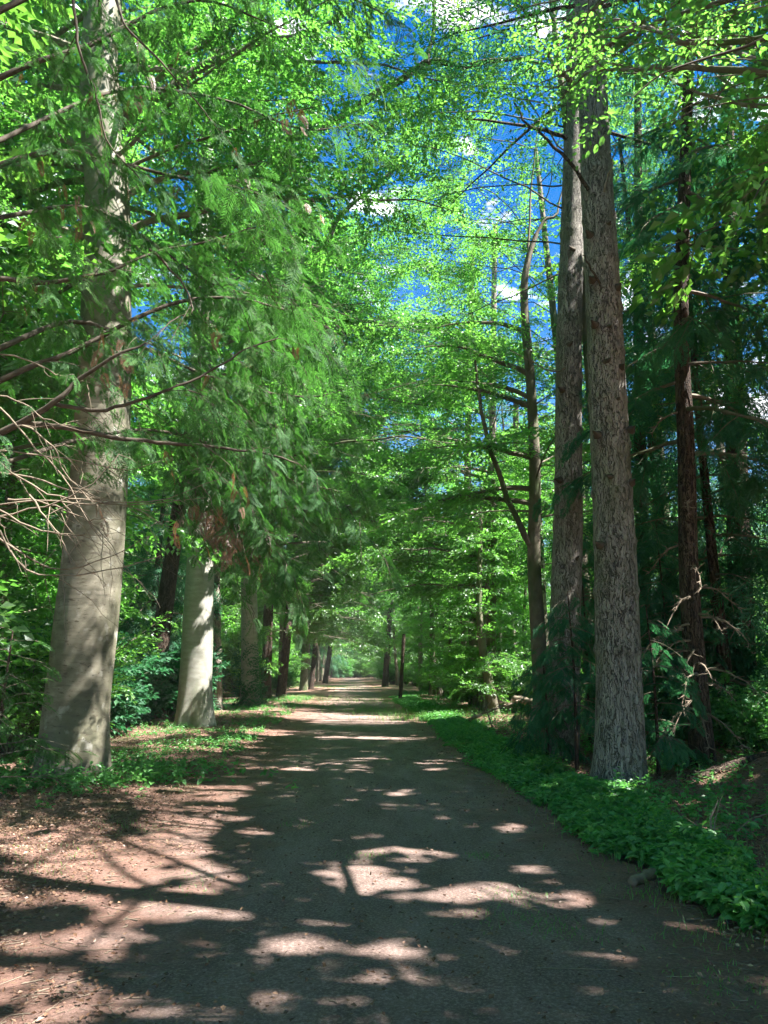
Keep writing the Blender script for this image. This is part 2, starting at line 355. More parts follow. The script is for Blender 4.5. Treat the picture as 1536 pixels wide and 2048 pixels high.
M['nettle'] = leaf_mat('nettle_leaf', [(0.1, (0.045, 0.16, 0.04)), (0.6, (0.10, 0.30, 0.075)), (1, (0.17, 0.38, 0.09))], (0.18, 0.60, 0.10), 0.4, 0.05, nscale=1.2)
M['litter'] = leaf_mat('fallen_leaf', [(0.1, (0.05, 0.03, 0.02)), (0.5, (0.15, 0.08, 0.05)), (0.85, (0.33, 0.21, 0.14)), (0.97, (0.48, 0.38, 0.29)), (1, (0.22, 0.36, 0.06))], (0.2, 0.1, 0.05), 0.1, 0.03)

M['grit'] = leaf_mat('grit_crumb', [(0.1, (0.03, 0.022, 0.018)), (0.5, (0.13, 0.09, 0.07)), (0.85, (0.4, 0.32, 0.27)), (1, (0.6, 0.5, 0.42))], (0.1, 0.1, 0.1), 0.02, 0.02)
def bark_mat(name, cols, zs, scale, bump, blotch=None, rough=0.85, fiss=0.0, fscale=6, moss=None):
    m, t = mat(name); l = t.links.new
    o = N('ShaderNodeOutputMaterial', t); b = N('ShaderNodeBsdfPrincipled', t); b.inputs['Roughness'].default_value = rough
    b.inputs['Specular IOR Level'].default_value = 0.25
    tcn = N('ShaderNodeTexCoord', t); mp_ = N('ShaderNodeMapping', t); mp_.inputs['Scale'].default_value = (1, 1, zs); l(tcn.outputs['Object'], mp_.inputs[0])
    n1 = N('ShaderNodeTexNoise', t); n1.inputs['Scale'].default_value = scale; n1.inputs['Detail'].default_value = 8; n1.inputs['Roughness'].default_value = 0.6; l(mp_.outputs[0], n1.inputs['Vector'])
    r = ramp(t, cols); l(n1.outputs['Fac'], r.inputs[0]); col = r.outputs[0]; h = n1.outputs['Fac']
    if fiss:
        # warped ridges: distance to cell edge of a stretched voronoi
        wn = N('ShaderNodeTexNoise', t); wn.inputs['Scale'].default_value = 5; wn.inputs['Detail'].default_value = 3; l(tcn.outputs['Object'], wn.inputs['Vector'])
        ws = N('ShaderNodeVectorMath', t, operation='SCALE'); ws.inputs['Scale'].default_value = 0.13; l(wn.outputs['Color'], ws.inputs[0])
        wa = N('ShaderNodeVectorMath', t, operation='ADD'); l(mp_.outputs[0], wa.inputs[0]); l(ws.outputs[0], wa.inputs[1])
        def ridge(scl, zst, wid):
            mq = N('ShaderNodeMapping', t); mq.inputs['Scale'].default_value = (1, 1, zst); l(wa.outputs[0], mq.inputs[0])
            q = N('ShaderNodeTexNoise', t); q.inputs['Scale'].default_value = scl; q.inputs['Detail'].default_value = 2.5; q.inputs['Roughness'].default_value = .55; l(mq.outputs[0], q.inputs['Vector'])
            s1 = N('ShaderNodeMath', t, operation='SUBTRACT'); l(q.outputs['Fac'], s1.inputs[0]); s1.inputs[1].default_value = .5
            s2 = N('ShaderNodeMath', t, operation='ABSOLUTE'); l(s1.outputs[0], s2.inputs[0])
            rr = ramp(t, [(0.0, (0, 0, 0)), (wid, (1, 1, 1))]); l(s2.outputs[0], rr.inputs[0]); return rr.outputs[0]
        fr_ = N('ShaderNodeMath', t, operation='MULTIPLY'); l(ridge(fscale, .45, fiss), fr_.inputs[0]); l(ridge(fscale * 1.7, 1.0, fiss * .6), fr_.inputs[1])
        mm = N('ShaderNodeMix', t, data_type='RGBA', blend_type='MIX'); l(fr_.outputs[0], mm.inputs['Factor']); mm.inputs['A'].default_value = (*[0.42 * q_ for q_ in cols[0][1]], 1); l(col, mm.inputs['B']); col = mm.outputs['Result']
        ma = N('ShaderNodeMath', t, operation='MULTIPLY_ADD'); l(n1.outputs['Fac'], ma.inputs[0]); ma.inputs[1].default_value = 0.35; l(fr_.outputs[0], ma.inputs[2]); h = ma.outputs[0]
    for bl in (blotch or []):
        sc_, lo, hi, c_, zz = bl
        mq = N('ShaderNodeMapping', t); mq.inputs['Scale'].default_value = (1, 1, zz); l(tcn.outputs['Object'], mq.inputs[0])
        n2 = N('ShaderNodeTexNoise', t); n2.inputs['Scale'].default_value = sc_; n2.inputs['Detail'].default_value = 5; l(mq.outputs[0], n2.inputs['Vector'])
        rr = ramp(t, [(lo, (0, 0, 0)), (hi, (1, 1, 1))]); l(n2.outputs['Fac'], rr.inputs[0])
        mm = N('ShaderNodeMix', t, data_type='RGBA'); l(rr.outputs[0], mm.inputs['Factor']); l(col, mm.inputs['A']); mm.inputs['B'].default_value = (*c_, 1); col = mm.outputs['Result']
    bp = N('ShaderNodeBump', t); bp.inputs['Strength'].default_value = bump[0]; bp.inputs['Distance'].default_value = bump[1]; l(h, bp.inputs['Height'])
    l(bp.outputs[0], b.inputs['Normal']); l(col, b.inputs['Base Color']); l(b.outputs[0], o.inputs[0]); return m
M['bark_beech'] = bark_mat('beech_bark', [(0.3, (0.11, 0.10, 0.075)), (0.6, (0.20, 0.185, 0.145)), (0.8, (0.32, 0.30, 0.25))], 2.5, 3, (0.35, 0.02),
    [(1.1, 0.44, 0.66, (0.11, 0.11, 0.07), 0.45), (5, 0.60, 0.72, (0.30, 0.29, 0.26), 0.8), (2.2, 0.55, 0.66, (0.12, 0.11, 0.085), 6.0), (8, 0.60, 0.68, (0.09, 0.075, 0.055), 3.5), (18, 0.68, 0.72, (0.04, 0.035, 0.03), 1.6)], 0.6)
M['bark_silver'] = bark_mat('silver_beech_bark', [(0.3, (0.24, 0.235, 0.20)), (0.6, (0.33, 0.325, 0.29)), (0.8, (0.42, 0.42, 0.39))], 3.0, 3, (0.2, 0.012), [(0.9, 0.5, 0.75, (0.15, 0.17, 0.09), 0.4), (20, 0.70, 0.74, (0.07, 0.06, 0.05), 1.4)], 0.5)
M['bark_pine'] = bark_mat('pine_bark', [(0.3, (0.17, 0.155, 0.14)), (0.55, (0.28, 0.26, 0.24)), (0.8, (0.42, 0.395, 0.37))], 0.28, 14, (1.0, 0.05), [(2.0, 0.5, 0.75, (0.17, 0.17, 0.12), 0.6)], 0.9, 0.032, 19)
M['bark_dark'] = bark_mat('dark_bark', [(0.3, (0.055, 0.038, 0.03)), (0.6, (0.12, 0.085, 0.065)), (0.85, (0.24, 0.17, 0.13))], 0.2, 16, (1.0, 0.03), None, 0.9, 0.05, 15)
M['bark_wood'] = bark_mat('wood_bark', [(0.3, (0.10, 0.085, 0.065)), (0.6, (0.18, 0.155, 0.12)), (0.85, (0.30, 0.27, 0.23))], 0.5, 7, (0.8, 0.03), [(1.5, 0.48, 0.65, (0.07, 0.10, 0.04), 0.4)], 0.85)
M['bark_pale'] = bark_mat('pale_bark', [(0.3, (0.22, 0.18, 0.15)), (0.6, (0.40, 0.34, 0.29)), (0.85, (0.52, 0.46, 0.42))], 0.4, 9, (0.8, 0.03), [(3, 0.55, 0.62, (0.06, 0.045, 0.04), 0.5)], 0.85, 0.04, 12)
M['twig'] = bark_mat('twig_bark', [(0.3, (0.05, 0.042, 0.032)), (0.7, (0.11, 0.09, 0.07))], 1, 9, (0.3, 0.01))
M['dead'] = bark_mat('dead_twig_bark', [(0.3, (0.12, 0.095, 0.07)), (0.7, (0.28, 0.225, 0.17))], 1, 9, (0.3, 0.01))

def ground_mat(name, path):
    m, t = mat(name); l = t.links.new
    o = N('ShaderNodeOutputMaterial', t); b = N('ShaderNodeBsdfPrincipled', t); b.inputs['Roughness'].default_value = 0.95; b.inputs['Specular IOR Level'].default_value = 0.15
    tcn = N('ShaderNodeTexCoord', t)
    def noise(s, d=6, r=0.6, st=None):
        n = N('ShaderNodeTexNoise', t); n.inputs['Scale'].default_value = s; n.inputs['Detail'].default_value = d; n.inputs['Roughness'].default_value = r
        if st:
            q = N('ShaderNodeMapping', t); q.inputs['Scale'].default_value = st; q.inputs['Rotation'].default_value = (0, 0, 0.7); l(tcn.outputs['Object'], q.inputs[0]); l(q.outputs[0], n.inputs['Vector'])
        else: l(tcn.outputs['Object'], n.inputs['Vector'])
        return n.outputs['Fac']
    def mix(f, a, b_):
        q = N('ShaderNodeMix', t, data_type='RGBA'); l(f, q.inputs['Factor'])
        for s_, v in (('A', a), ('B', b_)):
            if isinstance(v, tuple): q.inputs[s_].default_value = (*v, 1)
            else: l(v, q.inputs[s_])
        return q.outputs['Result']
    def rm(f, lo, hi):
        q = ramp(t, [(lo, (0, 0, 0)), (hi, (1, 1, 1))]); l(f, q.inputs[0]); return q.outputs[0]
    # track surface: trodden grit
    g1 = ramp(t, [(0.3, (0.05, 0.034, 0.026)), (0.5, (0.25, 0.175, 0.150)), (0.68, (0.74, 0.56, 0.52))]); l(noise(55, 8, 0.75), g1.inputs[0])
    g2 = ramp(t, [(0.3, (0.11, 0.075, 0.06)), (0.7, (0.50, 0.375, 0.34))]); l(noise(1.6, 7, 0.65, (1.6, .45, 1)), g2.inputs[0])
    q = N('ShaderNodeMix', t, data_type='RGBA'); q.inputs['Factor'].default_value = 0.4; l(g1.outputs[0], q.inputs['A']); l(g2.outputs[0], q.inputs['B']); pathc = q.outputs['Result']
    # litter: needles, humus, brown leaves
    h1 = ramp(t, [(0.2, (0.045, 0.028, 0.02)), (0.42, (0.20, 0.115, 0.09)), (0.6, (0.45, 0.27, 0.22)), (0.8, (0.62, 0.45, 0.39))]); l(noise(40, 8, 0.8, (1, 3.2, 1)), h1.inputs[0])
    dark = mix(rm(noise(2.2, 6), 0.42, 0.62), (0.075, 0.048, 0.034), h1.outputs[0])
    q = N('ShaderNodeMix', t, data_type='RGBA'); q.inputs['Factor'].default_value = 0.65; l(dark, q.inputs['A']); l(h1.outputs[0], q.inputs['B']); lit = q.outputs['Result']
    if path:
        sx = N('ShaderNodeSeparateXYZ', t); l(tcn.outputs['Object'], sx.inputs[0])
        a = N('ShaderNodeMath', t, operation='ADD'); l(sx.outputs[0], a.inputs[0]); a.inputs[1].default_value = -0.35
        ab = N('ShaderNodeMath', t, operation='ABSOLUTE'); l(a.outputs[0], ab.inputs[0])
        nn = N('ShaderNodeMath', t, operation='MULTIPLY_ADD'); l(noise(1.6, 5), nn.inputs[0]); nn.inputs[1].default_value = 3.0; nn.inputs[2].default_value = -1.5
        s2 = N('ShaderNodeMath', t, operation='ADD'); l(ab.outputs[0], s2.inputs[0]); l(nn.outputs[0], s2.inputs[1])
        fr_ = rm(s2.outputs[0], 0, 1); e = fr_.node.color_ramp.elements
        dv = N('ShaderNodeMath', t, operation='DIVIDE'); l(s2.outputs[0], dv.inputs[0]); dv.inputs[1].default_value = 4.0
        e[0].position = 0.26; e[1].position = 0.50; l(dv.outputs[0], fr_.node.inputs[0])
        col = mix(fr_, pathc, lit)
        sp = rm(noise(26, 3, 0.5), 0.66, 0.72); col = mix(sp, col, (0.30, 0.20, 0.13))
    else:
        gr = rm(noise(0.7, 6), 0.52, 0.64); gg = ramp(t, [(0.3, (0.02, 0.05, 0.015)), (0.7, (0.06, 0.13, 0.03))]); l(noise(30, 6), gg.inputs[0])
        sx = N('ShaderNodeMath', t, operation='MULTIPLY'); l(gr, sx.inputs[0]); sx.inputs[1].default_value = 0.6
        col = mix(sx.outputs[0], lit, gg.outputs[0])
    bp = N('ShaderNodeBump', t); bp.inputs['Strength'].default_value = 1.0; bp.inputs['Distance'].default_value = 0.035
    l(noise(38, 8, 0.85), bp.inputs['Height']); l(bp.outputs[0], b.inputs['Normal'])
    l(col, b.inputs['Base Color']); l(b.outputs[0], o.inputs[0]); return m
M['ground'] = ground_mat('forest_floor', False); M['path'] = ground_mat('track_grit', True)

# ------------------------------------------------------------------ object helpers
def tag(o, label=None, cat=None, group=None, kind=None):
    if label: o['label'] = label
    if cat: o['category'] = cat
    if group: o['group'] = group
    if kind: o['kind'] = kind
    return o
def thing(name, loc, label, cat, group=None):
    o = bpy.data.objects.new(name, None); C.objects.link(o); o.location = loc; o.empty_display_size = 0.3
    return tag(o, label, cat, group)

# ------------------------------------------------------------------ ground and track
def sheet(name, xs, ys, zf, m):
    X, Y = np.meshgrid(xs, ys, indexing='ij'); Z = zf(X, Y); v = np.stack([X, Y, Z], -1).reshape(-1, 3)
    i = np.arange(len(xs) - 1)[:, None]; j = np.arange(len(ys) - 1)[None]; n = len(ys)
    f = np.stack([i * n + j, (i + 1) * n + j, (i + 1) * n + j + 1, i * n + j + 1], -1).reshape(-1, 4)
    mb = MB(); mb.add(v, f); return tag(mb.build(name, m), kind='structure')
xs = np.r_[np.linspace(-500, -40, 12), np.linspace(-38, -9, 40), np.arange(-8.8, 9, 0.12), np.linspace(9.2, 38, 40), np.linspace(40, 500, 12)]
ys = np.r_[np.linspace(-300, -12, 10), np.arange(-10, 20, 0.12), np.arange(20.2, 60, 0.5), np.linspace(61, 220, 60), np.linspace(230, 900, 10)]
def root_mound(x, y):
    d1 = ((x - 6.1) / 1.3) ** 2 + ((y - 10.6) / 0.8) ** 2
    return 0.42 * np.exp(-d1 * 1.4) * (0.75 + 0.5 * fbm(x * 3, y * 3, 6)) + 0.25 * np.exp(-(((x - 8) / 1.6) ** 2 + ((y - 13) / 1.2) ** 2))
def gz(x, y): return ground_h(x, y) + root_mound(np.asarray(x, float), np.asarray(y, float))
sheet('forest_ground', xs, ys, lambda x, y: gz(x, y) - 0.02 * (np.abs(x - 0.3) < 2.3), M['ground'])
def track():
    ys_ = np.r_[np.arange(-10, 20, 0.1), np.arange(20.2, 60, 0.4), np.linspace(61, 260, 80)]
    u = np.linspace(0, 1, 45)
    lft = -2.3 + 0.5 * (fbm(ys_ * 0.8, ys_ * 0 + 3) - 0.5) * 2; rgt = 2.42 + 0.012 * np.clip(ys_, 0, 60) * 0 + 0.3 * (fbm(ys_ * 0.9, ys_ * 0 + 9) - 0.5) * 2 + 0.12 * (fbm(ys_ * 5, ys_ * 0 + 5) - .5) * 2
    X = lft[None] + (rgt - lft)[None] * u[:, None]; Y = np.broadcast_to(ys_, X.shape)
    edge = np.minimum(u, 1 - u)[:, None]
    Z = ground_h(X, Y) + 0.012 - 0.03 * np.exp(-edge * 40)
    v = np.stack([X, Y, Z], -1).reshape(-1, 3); n = len(ys_); i = np.arange(44)[:, None]; j = np.arange(n - 1)[None]
    f = np.stack([i * n + j, (i + 1) * n + j, (i + 1) * n + j + 1, i * n + j + 1], -1).reshape(-1, 4)
    mb = MB(); mb.add(v, f); tag(mb.build('forest_path', M['path']), kind='structure')
track()

# ------------------------------------------------------------------ trunks
def trunk_mesh(mb, pts, r0, r1, seg=28, n=70, flare=0.35, fh=0.5, lob=5, rough=0.02, ph=0.0, mat=0, taper=1.0, whorls=()):
    c = spline(pts, n); zz = c[:, 2] - c[0, 2]; u = np.linspace(0, 1, n)
    rad = r0 + (r1 - r0) * u ** taper
    def rf(p, th):
        z = (p[0, :, 2] - p[0, 0, 2])[:, None]; t_ = th[None]
        k = 1 + flare * np.exp(-z / fh) * (0.7 + 0.45 * np.cos(lob * t_ + ph) + 0.2 * np.cos((lob + 2) * t_ + 2 * ph))
        for wz in whorls: k = k + 0.07 * np.exp(-((z - wz) / 0.06) ** 2) * (1 + .5 * np.cos(3 * t_ + wz * 5))
        k = k + rough * 2 * (fbm(np.cos(t_) * 1.5 + 9 + ph, np.sin(t_) * 1.5 + 9, z * 0.7, 3) - 0.5) * 2
        return k[None]
    c = c.copy(); batch_tube(mb, c, rad, seg, mat, rf); return c

def limb_at(c, z):
    i = int(np.argmin(np.abs(c[:, 2] - z))); return c[i].copy()

def hero(name, label, cat, pts, r0, r1, bark, group=None, **kw):
    base = np.array([pts[0][0], pts[0][1], pts[0][2]]); t = thing(name, base, label, cat, group)
    mb = MB(); c = trunk_mesh(mb, pts, r0, r1, **kw); mb.build('trunk', bark, t, base)
    return t, base, c

def broad_crown(t, base, c, rng, z0, z1, nl, llen, tm, leaf, scale=1.0, el=(0, 40), sec_sp=.33, sec_len=1.5, spr_sp=.2, azb=None, bark=None, extra=(), thin=1.0, droop=0.2, lr=0.03, hang=0.0, carve=True, roll=0.35, shape='round'):
    fo = MB()
    for k in range(nl):
        z = z0 + (z1 - z0) * (k + rng.random()) / nl; h = (z - z0) / (z1 - z0)
        az = k * 2.39996 + rng.uniform(-.4, .4)
        if azb is not None and rng.random() < azb[1]: az = azb[0] + rng.normal(0, 0.7)
        prof = (1 - 0.65 * h) if shape != 'cone' else (1 - 0.85 * h)
        ln = llen * prof * rng.uniform(0.75, 1.2)
        lb = auto_limb(limb_at(c, z), az, R(rng.uniform(*el)) * (0.6 + h), ln, rng, droop)
        batch_tube(fo, lb, lr * (0.5 + ln / llen) * np.linspace(1, 0.12, len(lb)), 6, 1)
        foliate(fo, fo, lb, rng, tm, sec_sp, sec_len, spr_sp, scale, t0=0.15, thin=thin, hang=hang, carve=carve, roll=roll, droop=0.12 + hang * 0.3)
    for lb, kw in extra: foliate(fo, fo, lb, rng, tm, **kw)
    fo.build('crown', [leaf, bark or M['bark_wood']], t, base, smooth=False)

# ---- the avenue of beeches on the left
rng = np.random.default_rng(11)
def pts_px(l, d): return [P(a, b, d if np.isscalar(d) else d[k]) for k, (a, b) in enumerate(l)]
def grounded(p, z=None):
    p = np.array(p); p[2] = float(gz(p[0], p[1])) - 0.05; return p

b1 = [grounded(P(143, 1555, 12.5))] + pts_px([(155, 1400), (172, 1250), (190, 1060), (207, 800), (213, 600), (215, 400), (200, 200), (205, 30)], 12.5)
top = b1[-1]; b1 += [top + np.array([0.2, 0.2, 4.0]), top + np.array([0.5, 0.5, 8.0])]
t1, base1, c1 = hero('beech_tree', 'largest beech, thick smooth grey trunk leaning at the left edge of the track', 'tree', b1, 0.50, 0.24, M['bark_beech'], seg=48, n=140, flare=0.27, fh=0.38, lob=4, rough=0.035, ph=.8, taper=1.5)
def limb_obj(t, base, px, d, r0, r1, bark, n=16, name='limb', seg=9):
    lb = spline(pts_px(px, d), n); mb = MB()
    lb[1:-1] += np.random.default_rng(int(px[0][0])).normal(0, 0.015, lb[1:-1].shape)
    batch_tube(mb, lb, np.linspace(r0, r1, n), seg); mb.build(name, bark, t, base); return lb
l1a = limb_obj(t1, base1, [(235, 250), (290, 205), (360, 165), (430, 122), (520, 85), (610, 70), (700, 20)], [12.5, 12.4, 12.3, 12.2, 12, 11.9, 11.8], .11, .04, M['bark_beech'])
l1b = limb_obj(t1, base1, [(180, 330), (150, 290), (100, 268), (40, 250), (-60, 200)], [12.5, 12.4, 12.3, 12.2, 12], .10, .04, M['bark_beech'])
l1c = limb_obj(t1, base1, [(200, 420), (255, 280), (330, 210)], [12.5, 12.9, 13.8], .05, .03, M['bark_beech'])
kw = dict(sec_sp=.35, sec_len=2.0, spr_sp=.25, t0=.1)
broad_crown(t1, base1, c1, rng, 8.0, 20, 26, 6, T_BEECH, M['beech'], azb=(0.2, .35), extra=[(l1a, kw), (l1b, kw), (l1c, kw)])

b2 = [grounded(P(388, 1452, 22.8))] + pts_px([(392, 1350), (398, 1200), (402, 1080), (405, 900), (402, 700), (400, 500)], 22.8)
b2 += [b2[-1] + np.array([0.1, 0, 4.0]), b2[-1] + np.array([0.3, 0, 9.0])]
t2, base2, c2 = hero('beech_tree', 'second beech from the camera with a pale smooth trunk lit silver on its left side', 'tree', b2, 0.50, 0.2, M['bark_silver'], seg=40, n=110, flare=0.3, lob=5, rough=0.02)
l2a = limb_obj(t2, base2, [(404, 700), (430, 450), (520, 305), (590, 275), (660, 245), (760, 185), (815, 150), (860, 122), (930, 132), (1000, 118), (1070, 122), (1140, 150)], [22.8, 21, 18, 17, 16.4, 15.6, 15, 14.6, 14.4, 14.2, 14.1, 14], .13, .035, M['bark_wood'], 30)
l2b = limb_obj(t2, base2, [(855, 125), (866, 60), (872, -20), (900, -120)], [14.6, 14.5, 14.3, 14], .05, .025, M['bark_wood'], 10)
l2c = limb_obj(t2, base2, [(404, 620), (450, 540), (560, 470), (640, 500), (680, 430), (740, 380), (800, 330)], [22.8, 22.5, 22, 21, 20.6, 20, 19.5], .13, .04, M['bark_wood'], 22)
kw2 = dict(sec_sp=.3, sec_len=2.3, spr_sp=.25, t0=.25)
broad_crown(t2, base2, c2, rng, 6.0, 21, 40, 7.5, T_BEECH, M['beech'], azb=(0.0, .45), extra=[(l2a, kw2), (l2b, kw2), (l2c, kw2)])

b3 = [grounded(P(500, 1412, 34.5))] + pts_px([(500, 1300), (498, 1150), (503, 1000), (505, 800)], 34.5)
b3 += [b3[-1] + np.array([0, 0, 5.0]), b3[-1] + np.array([0.3, 0, 10.0])]
t3, base3, c3 = hero('beech_tree', 'third beech along the track, darker trunk with ivy round its foot', 'tree', b3, 0.42, 0.2, M['bark_silver'], seg=32, n=80, flare=0.25, rough=0.02)
broad_crown(t3, base3, c3, rng, 5.5, 22, 40, 8.0, T_BEECH, M['beech'], scale=1.3, azb=(0.0, .45))
iv = MB(); g_ = np.random.default_rng(3)
for k in range(160):
    z = abs(g_.normal(0, 1.4)); a = g_.uniform(0, 6.28); cc = limb_at(c3, z + base3[2])
    place(iv, T_BEECH, np.array([cc + [math.cos(a) * .46, math.sin(a) * .46, 0]]), frames(np.array([[math.cos(a + 1.2), math.sin(a + 1.2), g_.uniform(-.5, .8)]]), g_, .3, (math.cos(a), math.sin(a), .3)), np.array([.9]), g_, 0, False)
iv.build('ivy', [M['cedar']], t3, base3, smooth=False)

def arch(t, base, c, n, zr, az, ln, seed, leaf, scale=1.2, el=(5, 35), tm=None, lr=.07):
    g = np.random.default_rng(seed); fo = MB()
    for k in range(n):
        z = zr[0] + (zr[1] - zr[0]) * (k + g.random()) / n
        lb = auto_limb(limb_at(c, z), az + g.normal(0, .55), R(g.uniform(*el)), ln * g.uniform(.7, 1.15), g, .28, 10, .1)
        batch_tube(fo, lb, lr * np.linspace(1, .12, 10), 6, 1)
        foliate(fo, fo, lb, g, tm or T_BEECH, .3, 2.0, .2, scale, t0=.2, droop=.15, wr=.008 if lr > .05 else .0035)
    fo.build('arching_crown', [leaf, M['bark_wood']], t, base, smooth=False)
arch(t1, base1, c1, 6, (8, 15), .5, 6.0, 701, M['beech']); arch(t1, base1, c1, 9, (8.5, 17), 2.6, 6.0, 708, M['beech'])
arch(t2, base2, c2, 26, (6.5, 16), .1, 8.0, 702, M['beech'])
arch(t3, base3, c3, 22, (6.5, 18), .1, 8.5, 703, M['beech'], 1.4)
def along_left(px0, pyb, d, topx, topy, r0, bark, label, name='beech_tree', crown=True, leaf='beech', seed=0, nl=34, llen=6, z0=4.0, scale=1.5, mid=None):
    g = np.random.default_rng(seed)
    p = [grounded(P(px0, pyb, d))] + ([P(*mid, d)] if mid else []) + [P(topx, topy, d)]
    top = p[-1]; k = p[-1] - p[-2]; k = k / max(k[2], .3)
    p += [top + k * 3 * .7 + [0, 0, .5], top + np.array([k[0] * 4, 0, max(2, 17 - top[2])])]
    t, b, c = hero(name, label, 'tree', p, r0, r0 * .4, bark, seg=16, n=50, flare=.25, rough=.04, ph=seed)
    if crown: broad_crown(t, b, c, g, z0, 17, nl, llen, T_BEECH, M[leaf], scale=scale, azb=(0, .4))
    return t, b, c
along_left(437, 1420, 32, 424, 560, .16, M['bark_pale'], 'thin tree with rough pinkish bark just behind the second beech', 'rough_barked_tree', seed=1, nl=10, llen=3, z0=9)
along_left(306, 1385, 26, 375, 900, .32, M['bark_dark'], 'dark leaning tree with deeply fissured bark between the two nearest beeches', 'fissured_tree', seed=2, nl=14, z0=7, mid=(332, 1200))
qa = along_left(531, 1400, 43, 547, 900, .28, M['bark_dark'], 'dark straight trunk directly behind the third beech', 'dark_tree', seed=3, leaf='wood')
qb = along_left(562, 1398, 44, 592, 1080, .26, M['bark_dark'], 'dark brown trunk leaning right towards the track past the third beech', 'leaning_tree', seed=4, leaf='wood', mid=(578, 1230))
qc = along_left(607, 1380, 62, 625, 1000, .30, M['bark_wood'], 'grey brown trunk beyond the leaning tree, one of a close pair', 'slender_tree', seed=5, scale=1.9, mid=(616, 1180))
along_left(622, 1376, 66, 650, 1120, .22, M['bark_dark'], 'thinner slanting trunk, right one of the close pair by the track', 'slender_tree', seed=6, scale=1.9, leaf='wood', mid=(635, 1250))
qd = along_left(650, 1360, 92, 690, 1100, .30, M['bark_dark'], 'last slanting trunk on the left before the track vanishes', 'leaning_tree', seed=7, scale=2.2, leaf='wood', mid=(672, 1220))

arch(*qa, 10, (7, 17), 0.1, 8, 704, M['wood'], 1.6); arch(*qb, 10, (5.5, 15), 0.1, 7, 705, M['beech'], 1.6); arch(*qc, 12, (6.5, 17), 0.1, 8, 706, M['beech'], 2.0); arch(*qd, 12, (7.5, 18), 0.1, 8, 707, M['beech'], 2.4)
# ---- the two pines on the right
def stubs(t, base, c, pxl, d, bark, rr):
    g = np.random.default_rng(int(d * 10))
    for (a, b, ex, ey) in pxl:
        p = P(a, b, d - rr * .75); q = P(ex, ey, d - rr - .05)
        mb = MB(); l_ = np.linspace(0, 1, 5)[:, None]; batch_tube(mb, p + (q - p) * l_, np.array([.075, .05, .032, .022, .008]), 7); mb.build('branch_stub', bark, t, base)
pB = [grounded(P(1240, 1572, 11.3))] + pts_px([(1240, 1450), (1236, 1300), (1230, 1100), (1218, 850), (1207, 600), (1195, 400), (1188, 240), (1180, 60)], 11.3)
pB += [pB[-1] + np.array([0, 0, 4.0]), pB[-1] + np.array([0, 0, 8.0])]
tB, baseB, cB = hero('pine_tree', 'nearer and thicker of the two scaly barked pines at the right verge', 'tree', pB, 0.36, 0.20, M['bark_pine'], whorls=[1.9, 2.75, 3.5, 4.25, 5.0, 5.75, 6.5, 7.3, 8.1, 8.9, 9.7], seg=64, n=300, flare=0.26, fh=.35, lob=5, rough=0.03, taper=.9)
pA = [grounded(P(1122, 1518, 14.4))] + pts_px([(1128, 1400), (1130, 1250), (1136, 1050), (1137, 800), (1140, 600), (1146, 400), (1150, 220), (1152, 60)], 14.4)
pA += [pA[-1] + np.array([.1, 0, 4.0]), pA[-1] + np.array([.1, 0, 8.0])]
tA, baseA, cA = hero('pine_tree', 'farther, thinner pine rising behind the thick pine at the right verge', 'tree', pA, 0.31, 0.19, M['bark_pine'], whorls=[2.2, 3.2, 4.3, 5.2, 6.2, 7.3, 8.4, 9.5, 10.5], seg=56, n=260, flare=0.12, fh=.4, rough=0.035, taper=.9, ph=2)
lbB = limb_obj(tB, baseB, [(1178, 380), (1140, 325), (1100, 285), (1055, 250), (1028, 205)], [11.1, 11.0, 10.9, 10.8, 10.7], .035, .014, M['bark_dark'], 12, 'dead_branch', 6)
limb_obj(tB, baseB, [(1208, 385), (1222, 340), (1228, 290)], [11.05, 11.0, 10.9], .02, .008, M['dead'], 8, 'dead_branch', 6)
limb_obj(tB, baseB, [(1200, 568), (1178, 535), (1165, 510)], [11.0, 10.9, 10.85], .022, .008, M['bark_dark'], 8, 'dead_branch', 6)
limb_obj(tA, baseA, [(1140, 280), (1090, 262), (1030, 248), (930, 238)], [14.3, 14.2, 14.1, 14], .05, .02, M['bark_dark'], 10, 'dead_branch', 6)
limb_obj(tA, baseA, [(1135, 735), (1100, 740), (1020, 700)], [14.2, 14.1, 14.0], .02, .008, M['dead'], 8, 'dead_branch', 6)
stubs(tB, baseB, cB, [(1215, 448, 1222, 442), (1180, 470, 1172, 460), (1190, 650, 1182, 640), (1215, 655, 1222, 650), (1235, 575, 1243, 566), (1212, 725, 1222, 715), (1240, 735, 1248, 728), (1195, 870, 1186, 862), (1232, 800, 1240, 795), (1225, 955, 1214, 950), (1262, 965, 1270, 958), (1200, 1090, 1190, 1084), (1262, 860, 1270, 852), (1185, 560, 1178, 552)], 11.3, M['twig'], .3)
stubs(tA, baseA, cA, [(1146, 500, 1138, 492), (1138, 690, 1146, 682), (1120, 960, 1108, 958), (1150, 1120, 1158, 1112), (1125, 780, 1116, 774)], 14.4, M['twig'], .27)
# pine tops carry green boughs high above
g_ = np.random.default_rng(21)
for t_, b_, c_ in ((tA, baseA, cA), (tB, baseB, cB)):
    broad_crown(t_, b_, c_, g_, 12.5, c_[-1, 2], 16, 4.2, T_FRONDC, M['cedar'], scale=1.0, el=(-5, 30), sec_sp=.35, sec_len=1.2, spr_sp=.22, bark=M['bark_dark'])

